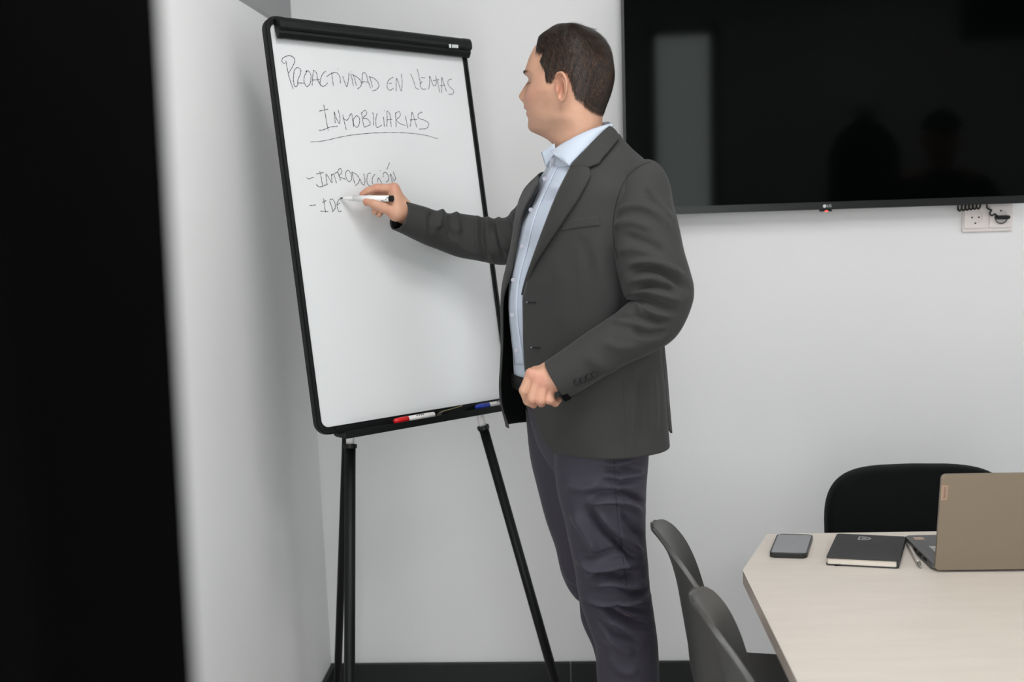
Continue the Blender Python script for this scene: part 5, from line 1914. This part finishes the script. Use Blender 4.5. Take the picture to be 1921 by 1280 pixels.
hm = lz > Zp(300)
blend(hm * 0.55 * g(lx - .055, .045) * g(lz - Zp(232), .026), (158, 124, 104))
blend(hm * 0.5 * g(lx - .03, .035) * g(lz - Zp(240), .022), (160, 126, 106))
blend(hm * 0.45 * g(lx - .075, .03) * g(lz - Zp(178), .018), (192, 133, 114))
blend(hm * 0.7 * g(lx - .088, .014) * g(ly, .019) * (g(lz - Zp(203), .0045) + g(lz - Zp(214), .0045)), (166, 104, 98))
blend(hm * 0.45 * g(lx - ex, .018) * g(lz - ez, .03) * (np.abs(ly) > .068), (190, 122, 104))
for pts_ in ([HL(335, 385, yh - .01), HL(440, 480, yh - .02), HL(545, 560, yh - .02), HL(650, 625, yh - .01), HL(375, 915, yh + .01), HL(355, 830, yh - .02), HL(505, 850, yh - .02), HL(670, 850, yh - .01)],
             [HR(790, 300, ym), HR(545, 405, ym), HR(610, 530, ym - .02), HR(1000, 690, ym - .02), HR(1085, 300, ym)]):
    for p in pts_:
        blend(0.5 * np.exp(-((co - p) ** 2).sum(1) / .014 ** 2), (188, 122, 106))
ca = body_me.color_attributes.new('tone', 'FLOAT_COLOR', 'POINT')
ca.data.foreach_set('color', np.c_[tone, np.ones(nv)].ravel())

# ---- watch straps at the wrists
for (a_, b_, rr) in ((HL(830, 640, yh - .002), HL(905, 760, yh - .002), .014), (HR(1050, 880, ym + .016), HR(1085, 960, ym + .018), .012)):
    pass
dW = nrm(HR(1500, 800, ym + .02) - HR(1240, 690, ym + .016))
cW = HR(1200, 740, ym + .016)
e1 = nrm(np.cross(dW, nrm(CAM - cW)))
e2 = np.cross(dW, e1)
for nm_, c_, d_, ra, rb in (('watch_strap', HR(1175, 735, ym + .016), nrm(HR(1420, 800, ym + .016) - HR(1175, 735, ym + .016)), .033, .029),
                            ('watch_strap', HL(830, 560, yh), nrm(HL(1150, 400, yh) - HL(830, 560, yh)), .033, .028)):
    e1 = nrm(np.cross(d_, nrm(CAM - c_)))
    e2 = np.cross(d_, e1)
    Vw = np.array([[c_ + d_ * s + (ra + o_) * math.cos(t) * e1 + (rb + o_) * math.sin(t) * e2 for t in np.linspace(0, 2 * np.pi, 40, endpoint=False)]
                   for s, o_ in ((-.007, 0), (-.0065, .0025), (.0065, .0025), (.007, 0))])
    obj(nm_, grid_mesh(Vw, True), M_strap, root, True)

# ---- eyelids' lashes and brows, then the hair
M_hair = None


def hair_material():
    M = bpy.data.materials.new('dark_brown_hair')
    M.use_nodes = True
    nt = M.node_tree
    b = nt.nodes['Principled BSDF']
    b.inputs['Roughness'].default_value = 0.42
    b.inputs['Specular IOR Level'].default_value = 0.25
    at = nt.nodes.new('ShaderNodeVertexColor')
    at.layer_name = 'tone'
    nt.links.new(at.outputs['Color'], b.inputs['Base Color'])
    return M


M_hair = hair_material()
hair_poly_px = [(1003, 97), (1009, 99), (1020, 99), (1016, 108), (1013.5, 116), (1016, 124), (1022, 131), (1023, 142), (1025, 154), (1034, 155), (1040, 146), (1046, 139), (1056, 135), (1066, 139), (1070, 150), (1074, 165), (1077, 180), (1087, 188), (1096, 202), (1112, 213), (1127, 214), (1150, 200), (1175, 150), (1160, 80), (1110, 40), (1040, 45), (1005, 70)]
HPL = np.array([on_plane(x, y, .066) for x, y in hair_poly_px])


def inside(x, z_):
    r = np.zeros(np.shape(x), bool)
    n = len(HPL)
    for i in range(n):
        x1, z1 = HPL[i]
        x2, z2 = HPL[(i + 1) % n]
        c_ = ((z1 > z_) != (z2 > z_)) & (x < (x2 - x1) * (z_ - z1) / (z2 - z1 + 1e-12) + x1)
        r ^= c_
    return r


def edge_dist(x, z_):
    P = np.stack([x, z_], -1)
    best = np.full(np.shape(x), 1e9)
    n = len(HPL)
    for i in range(n):
        d, t, s = seg_dist(P, HPL[i], HPL[(i + 1) % n])
        best = np.minimum(best, d)
    return best


HN = vnormals(HV, True)
c = HV.mean(1, keepdims=True)
if ((HV - c) * HN).sum() < 0:
    HN = -HN
# hairline: on the sides by its outline in profile, across the forehead by height
hx_, hy_, hz_ = H[..., 0], H[..., 1], H[..., 2]
zfh = Zp(100)
zline = zfh + 0.004 * np.cos(hy_ / .05 * 1.2) - .16 * np.clip(np.abs(hy_) - .04, 0, 1)
ins = inside(hx_, hz_) & ~((hx_ > .045) & (hz_ < zfh + .001) & (np.abs(hy_) < .052))
ed = np.where(ins, edge_dist(hx_, hz_), 0)
topw = np.clip((hz_ - Zp(118)) / (Zp(62) - Zp(118)), 0, 1)
frontw = np.clip((hx_ + .02) / .08, 0, 1)
thick = .0030 + .0110 * topw + .006 * topw * frontw
thick = thick * np.clip(ed / .010, 0, 1) ** 0.6
thick += np.where(ins, 0.0005 * np.sin(hx_ * 420 + hz_ * 160 + 3 * np.sin(hy_ * 90)) * np.clip(ed / .02, 0, 1), 0)
HCAP = HV + HN * thick[..., None]
cap_f = []
for i in range(NHZ - 1):
    for j in range(NHT):
        k = (j + 1) % NHT
        if ins[i, j] and ins[i, k] and ins[i + 1, j] and ins[i + 1, k]:
            cap_f.append((i * NHT + j, i * NHT + k, (i + 1) * NHT + k, (i + 1) * NHT + j))
cap_f.append(tuple((NHZ - 1) * NHT + j for j in range(NHT)))
used = np.unique(np.concatenate([np.array(f) for f in cap_f]))
remap = -np.ones(NHZ * NHT, int)
remap[used] = np.arange(len(used))
hv = [HCAP.reshape(-1, 3)[used]]
hf = [tuple(remap[list(f)]) for f in cap_f]
hcol = [np.tile(np.array(lin((34, 27, 24))), (len(used), 1))]
# strands: short at the sides and nape, longer and combed back on top
rg = np.random.RandomState(4)
cand = np.argwhere(ins)
area_w = np.linalg.norm(np.cross(np.roll(HV, -1, 1) - HV, np.gradient(HV, axis=0)), axis=-1)[ins]
pick = rg.choice(len(cand), 26000, p=area_w / area_w.sum())
nb0 = len(used)
SV, SF, SCOL = [], [], []
dth = vnormals
for q in pick:
    i, j = cand[q]
    r0 = HV[i, j]
    n_ = HN[i, j]
    lx_, ly_, lz_ = H[i, j]
    tw = topw[i, j]
    # flow: on top back and slightly to his left, at the sides down and back
    fl_top = -FH * 1.0 + LH_ * (0.35 * np.sign(ly_ + .02)) + UPV * 0.15
    fl_side = -UPV * 0.95 - FH * (0.55 if lx_ > -.02 else 0.12)
    fl = fl_top * tw + fl_side * (1 - tw)
    # crown whorl
    cr = np.array([-.055, .010])
    dc = np.array([lx_, ly_]) - cr
    if lz_ > Zp(120) and np.hypot(*dc) < .045:
        fl = fl + (FH * (-dc[1]) + LH_ * dc[0]) * 22 + (FH * dc[0] + LH_ * dc[1]) * 16
    fl = fl + rg.normal(size=3) * 0.34
    fl = fl - n_ * (fl @ n_)
    fl = nrm(fl)
    e_ = min(1, ed[i, j] / .010)
    Ln = (.011 + .024 * tw) * (0.55 + 0.45 * e_) * rg.uniform(.7, 1.25)
    lift = thick[i, j]
    s_ = nrm(np.cross(fl, n_))
    wd = 0.00034 * rg.uniform(.8, 1.4)
    b0 = len(SV)
    nseg = 4
    for k in range(nseg + 1):
        t = k / nseg
        p = r0 + fl * Ln * t + n_ * (lift * (0.25 + 1.5 * t - 0.75 * t * t) * 1.0 + .0006 - Ln * Ln * t * t / .17) + s_ * 0.002 * math.sin(3 * t + q) * tw
        for sg in (-1, 1):
            SV.append(p + s_ * sg * wd * (1 - .75 * t))
        v_ = rg.uniform(0, 1)
    v_ = v_ ** 1.6
    hi_ = np.array(lin((100, 78, 64))) * (1 - tw) + np.array(lin((58, 48, 42))) * tw
    base = np.array(lin((30, 24, 21))) * (1 - v_) + hi_ * v_
    SCOL += [base] * (2 * (nseg + 1))
    for k in range(nseg):
        SF.append((nb0 + b0 + 2 * k, nb0 + b0 + 2 * k + 1, nb0 + b0 + 2 * k + 3, nb0 + b0 + 2 * k + 2))
hair_me = mesh_from(np.concatenate([hv[0], np.array(SV)]), hf + SF)
ca = hair_me.color_attributes.new('tone', 'FLOAT_COLOR', 'POINT')
cols = np.concatenate([hcol[0], np.array(SCOL)])
if len(hair_me.vertices) == len(cols):
    ca.data.foreach_set('color', np.c_[cols, np.ones(len(cols))].ravel())
hair = obj('hair', hair_me, M_hair, root, True)
# brows and lashes
M_brow = mat('brow_hair', (48, 36, 30), 0.6, 0.3)
fbvh = BVHTree.FromPolygons([tuple(v) for v in HV.reshape(-1, 3)], HF[:-2])
for sgn in (-1, 1):
    V, F_ = [], []
    for k in range(150):
        t = rg.uniform(0, 1)
        y_ = sgn * (.014 + .036 * t)
        z_ = Zp(138) + .004 * math.sin(t * 2.6) + rg.normal() * .0016
        o_ = HC + FH * .15 + LH_ * y_ + UPV * z_
        h_ = fbvh.ray_cast(Vector(o_), Vector(-FH))
        if h_[0] is None:
            continue
        p = np.array(h_[0])
        d_ = nrm(LH_ * sgn * .9 + UPV * (.35 - .5 * t) - FH * .35 * t)
        b0 = len(V)
        s_ = UPV * .0003
        for kk in range(3):
            c_ = p + d_ * .004 * kk + FH * .0008
            V += [c_ - s_ * (1 - .4 * kk), c_ + s_ * (1 - .4 * kk)]
        F_ += [(b0, b0 + 1, b0 + 3, b0 + 2), (b0 + 2, b0 + 3, b0 + 5, b0 + 4)]
    obj('eyebrow', mesh_from(V, F_), M_brow, body)
    V, F_ = [], []
    for k in range(40):
        t = k / 39
        y_ = sgn * (.020 + .025 * t)
        o_ = HC + FH * .15 + LH_ * y_ + UPV * (Zp(154.5) - .002 * math.sin(math.pi * t))
        h_ = fbvh.ray_cast(Vector(o_), Vector(-FH))
        if h_[0] is None:
            continue
        p = np.array(h_[0])
        b0 = len(V)
        for kk in range(3):
            c_ = p + (FH * .8 - UPV * (.6 - .2 * kk) + LH_ * sgn * (t - .4) * .8) * .0032 * kk
            V += [c_ - LH_ * .0003, c_ + LH_ * .0003]
        F_ += [(b0, b0 + 1, b0 + 3, b0 + 2), (b0 + 2, b0 + 3, b0 + 5, b0 + 4)]
    obj('eyelash', mesh_from(V, F_), M_brow, body)

# ------------------------------------------------------------------ behind the camera, seen only as dark shapes mirrored in the television
MIR = lambda px, py, Y: U(px, py, 2 * MY - Y) * np.array([1, 0, 1]) + np.array([0, Y, 0])
M_blackknit = mat('black_sweater', (8, 8, 9), 0.9, 0.1, bump=(600, 0.2, 0.001))
M_darkdenim = mat('dark_jeans', (14, 15, 20), 0.9, 0.1, bump=(700, 0.2, 0.001))
M_skin2 = mat('plain_skin', (120, 88, 72), 0.6, 0.3)
YP = -2.55
hp = MIR(1765, 240, YP)
bx, hz2 = hp[0], hp[2]
p2 = empty('person', (bx, YP, 0))
tag(p2, 'dark figure in a cap reflected on the right side of the television screen', 'person')
B = lambda x, y, z_: np.array([bx + x, YP + y, z_])
sh = hz2 - 0.27


def join(parts):
    vv, ff = [], []
    for V, F_ in parts:
        b0 = sum(len(v) for v in vv)
        vv.append(np.asarray(V))
        ff += [tuple(int(i) + b0 for i in f) for f in F_]
    return mesh_from(np.concatenate(vv), ff)


def fuse(me, vox):
    t = bpy.data.objects.new('tmp', me)
    COL.objects.link(t)
    bmf = bmesh.new()
    bmf.from_mesh(me)
    bmesh.ops.recalc_face_normals(bmf, faces=bmf.faces)
    bmf.to_mesh(me)
    bmf.free()
    r_ = t.modifiers.new('f', 'REMESH')
    r_.mode = 'VOXEL'
    r_.voxel_size = vox
    s_ = t.modifiers.new('s', 'SMOOTH')
    s_.iterations = 4
    out = bpy.data.meshes.new_from_object(t.evaluated_get(bpy.context.evaluated_depsgraph_get()))
    bpy.data.objects.remove(t)
    return out


arms = []
hands2 = []
for sx in (-1, 1):
    S_, E_, W_ = B(sx * .19, 0, sh - .03), B(sx * .25, .06, sh - .30), B(sx * .07, .24, sh - .16)
    arms.append(limb([(B(sx * .08, 0, sh), .07), (S_, .062), (E_, .048), (W_, .036)]))
    hk_ = [W_ + np.array([-sx * .012 * k, .055, .02 - .016 * k]) for k in range(4)]
    fg = [[(k_, .010), (k_ + np.array([-sx * .02, .025, 0]), .009), (k_ + np.array([-sx * .035, .01, 0]), .008)] for k_ in hk_]
    fg.append([(W_ + np.array([0, .02, .02]), .012), (W_ + np.array([-sx * .02, .035, .035]), .010), (W_ + np.array([-sx * .035, .03, .04]), .008)])
    hands2.append(hand_mesh([(W_, k_, .022, .011) for k_ in hk_], fg, .004))
head2 = limb([(B(0, 0, sh), .058), (B(0, .005, sh + .10), .056), (B(0, .012, sh + .15), .070), (B(0, .01, sh + .22), .082), (B(0, 0, sh + .28), .080), (B(0, -.005, sh + .325), .055), (B(0, -.005, sh + .345), .01)])
nose2 = limb([(B(0, .075, sh + .235), .008), (B(0, .098, sh + .20), .013), (B(0, .08, sh + .185), .008)], 10)
ears2 = [limb([(B(sx * .08, -.005, sh + .185), .010), (B(sx * .088, -.01, sh + .21), .014), (B(sx * .085, -.008, sh + .24), .008)], 10) for sx in (-1, 1)]
core2 = limb([(B(0, 0, sh + .02), .06), (B(0, 0, sh - .15), .11), (B(0, 0, .95), .11), (B(0, 0, .86), .06)])
legs2 = [limb([(B(sx * .09, 0, .93), .08), (B(sx * .10, .01, .50), .05), (B(sx * .11, 0, .08), .034), (B(sx * .11, .12, .045), .030)]) for sx in (-1, 1)]
obj('body', fuse(join([head2, nose2, core2] + ears2 + hands2 + arms + legs2), .005), M_skin2, p2, True)
obj('sweater', fuse(join([limb([(B(0, 0, sh + .05), .066), (B(0, 0, sh - .02), .12), (B(0, 0, sh - .2), .15), (B(0, 0, 1.0), .15), (B(0, 0, .93), .14)], 24)] + [limb([(B(sx * .06, 0, sh - .03), .085), (B(sx * .195, 0, sh - .05), .078), (B(sx * .25, .06, sh - .30), .062), (B(sx * .085, .225, sh - .17), .047)]) for sx in (-1, 1)]), .006), M_blackknit, p2, True)
obj('jeans', fuse(join([limb([(B(0, 0, 1.0), .14), (B(0, 0, .88), .14)], 24)] + [limb([(B(sx * .085, 0, .95), .10), (B(sx * .10, .01, .50), .068), (B(sx * .11, 0, .10), .056)]) for sx in (-1, 1)]), .006), M_darkdenim, p2, True)
for sx in (-1, 1):
    obj('shoe', fuse(join([limb([(B(sx * .11, -.05, .05), .046), (B(sx * .11, .05, .045), .042), (B(sx * .115, .17, .036), .032)])]), .006), M_shoe, p2, True)
bm = bmesh.new()
bmesh.ops.create_uvsphere(bm, u_segments=24, v_segments=12, radius=1)
for v_ in list(bm.verts):
    if v_.co.z < -0.05:
        bm.verts.remove(v_)
for v_ in bm.verts:
    v_.co = Vector(B(v_.co.x * .097, v_.co.y * .105, sh + .265 + v_.co.z * .10))
cap2 = obj('cap', bm_mesh(bm), M_blackknit, p2, True)
obj('cap_brim', prism_mesh([(-.07, .06), (-.075, .12), (-.05, .16), (0, .175), (.05, .16), (.075, .12), (.07, .06)], B(0, 0, sh + .268), (1, 0, 0), (0, 1, 0), (0, 0, 1), 0, .004), M_blackknit, cap2)

YC = -2.95
tp = MIR(1622, 200, YC)
cxs = tp[0]
cs = empty('coat_stand', (cxs, YC, 0))
tag(cs, 'dark coat stand reflected near the middle of the television screen', 'coat stand')
zt2 = tp[2]
obj('pole', tube_mesh([(cxs, YC, .02), (cxs, YC, zt2)], .014, 12), M_blackmetal, cs)
obj('base', tube_mesh([(cxs, YC, .0006), (cxs, YC, .02)], [.17, .16], 28), M_blackmetal, cs)
for k in range(4):
    a_ = math.pi / 4 + k * math.pi / 2
    dx, dy = math.cos(a_), math.sin(a_)
    obj('hook', tube_mesh(catmull([(cxs, YC, zt2 - .07), (cxs + .05 * dx, YC + .05 * dy, zt2 - .06), (cxs + .085 * dx, YC + .085 * dy, zt2 + .0)], 8), .008, 8), M_blackmetal, cs)
V = []
for zq, wq, dq in ((zt2 - .075, .045, .05), (zt2 - .10, .09, .06), (zt2 - .16, .15, .075), (zt2 - .25, .185, .09), (zt2 - .45, .19, .10), (zt2 - .8, .20, .11), (zt2 - 1.05, .21, .12)):
    V.append([(cxs + wq * math.cos(t) * (1 + .06 * math.sin(9 * t)), YC + dq * math.sin(t) * (1 + .1 * math.sin(7 * t)), zq) for t in np.linspace(0, 2 * np.pi, 48, endpoint=False)])
ct2 = obj('coat', grid_mesh(np.array(V), True, (True, False)), M_blackknit, None, True)
tag(ct2, 'long black coat hung on the stand reflected in the television', 'coat')
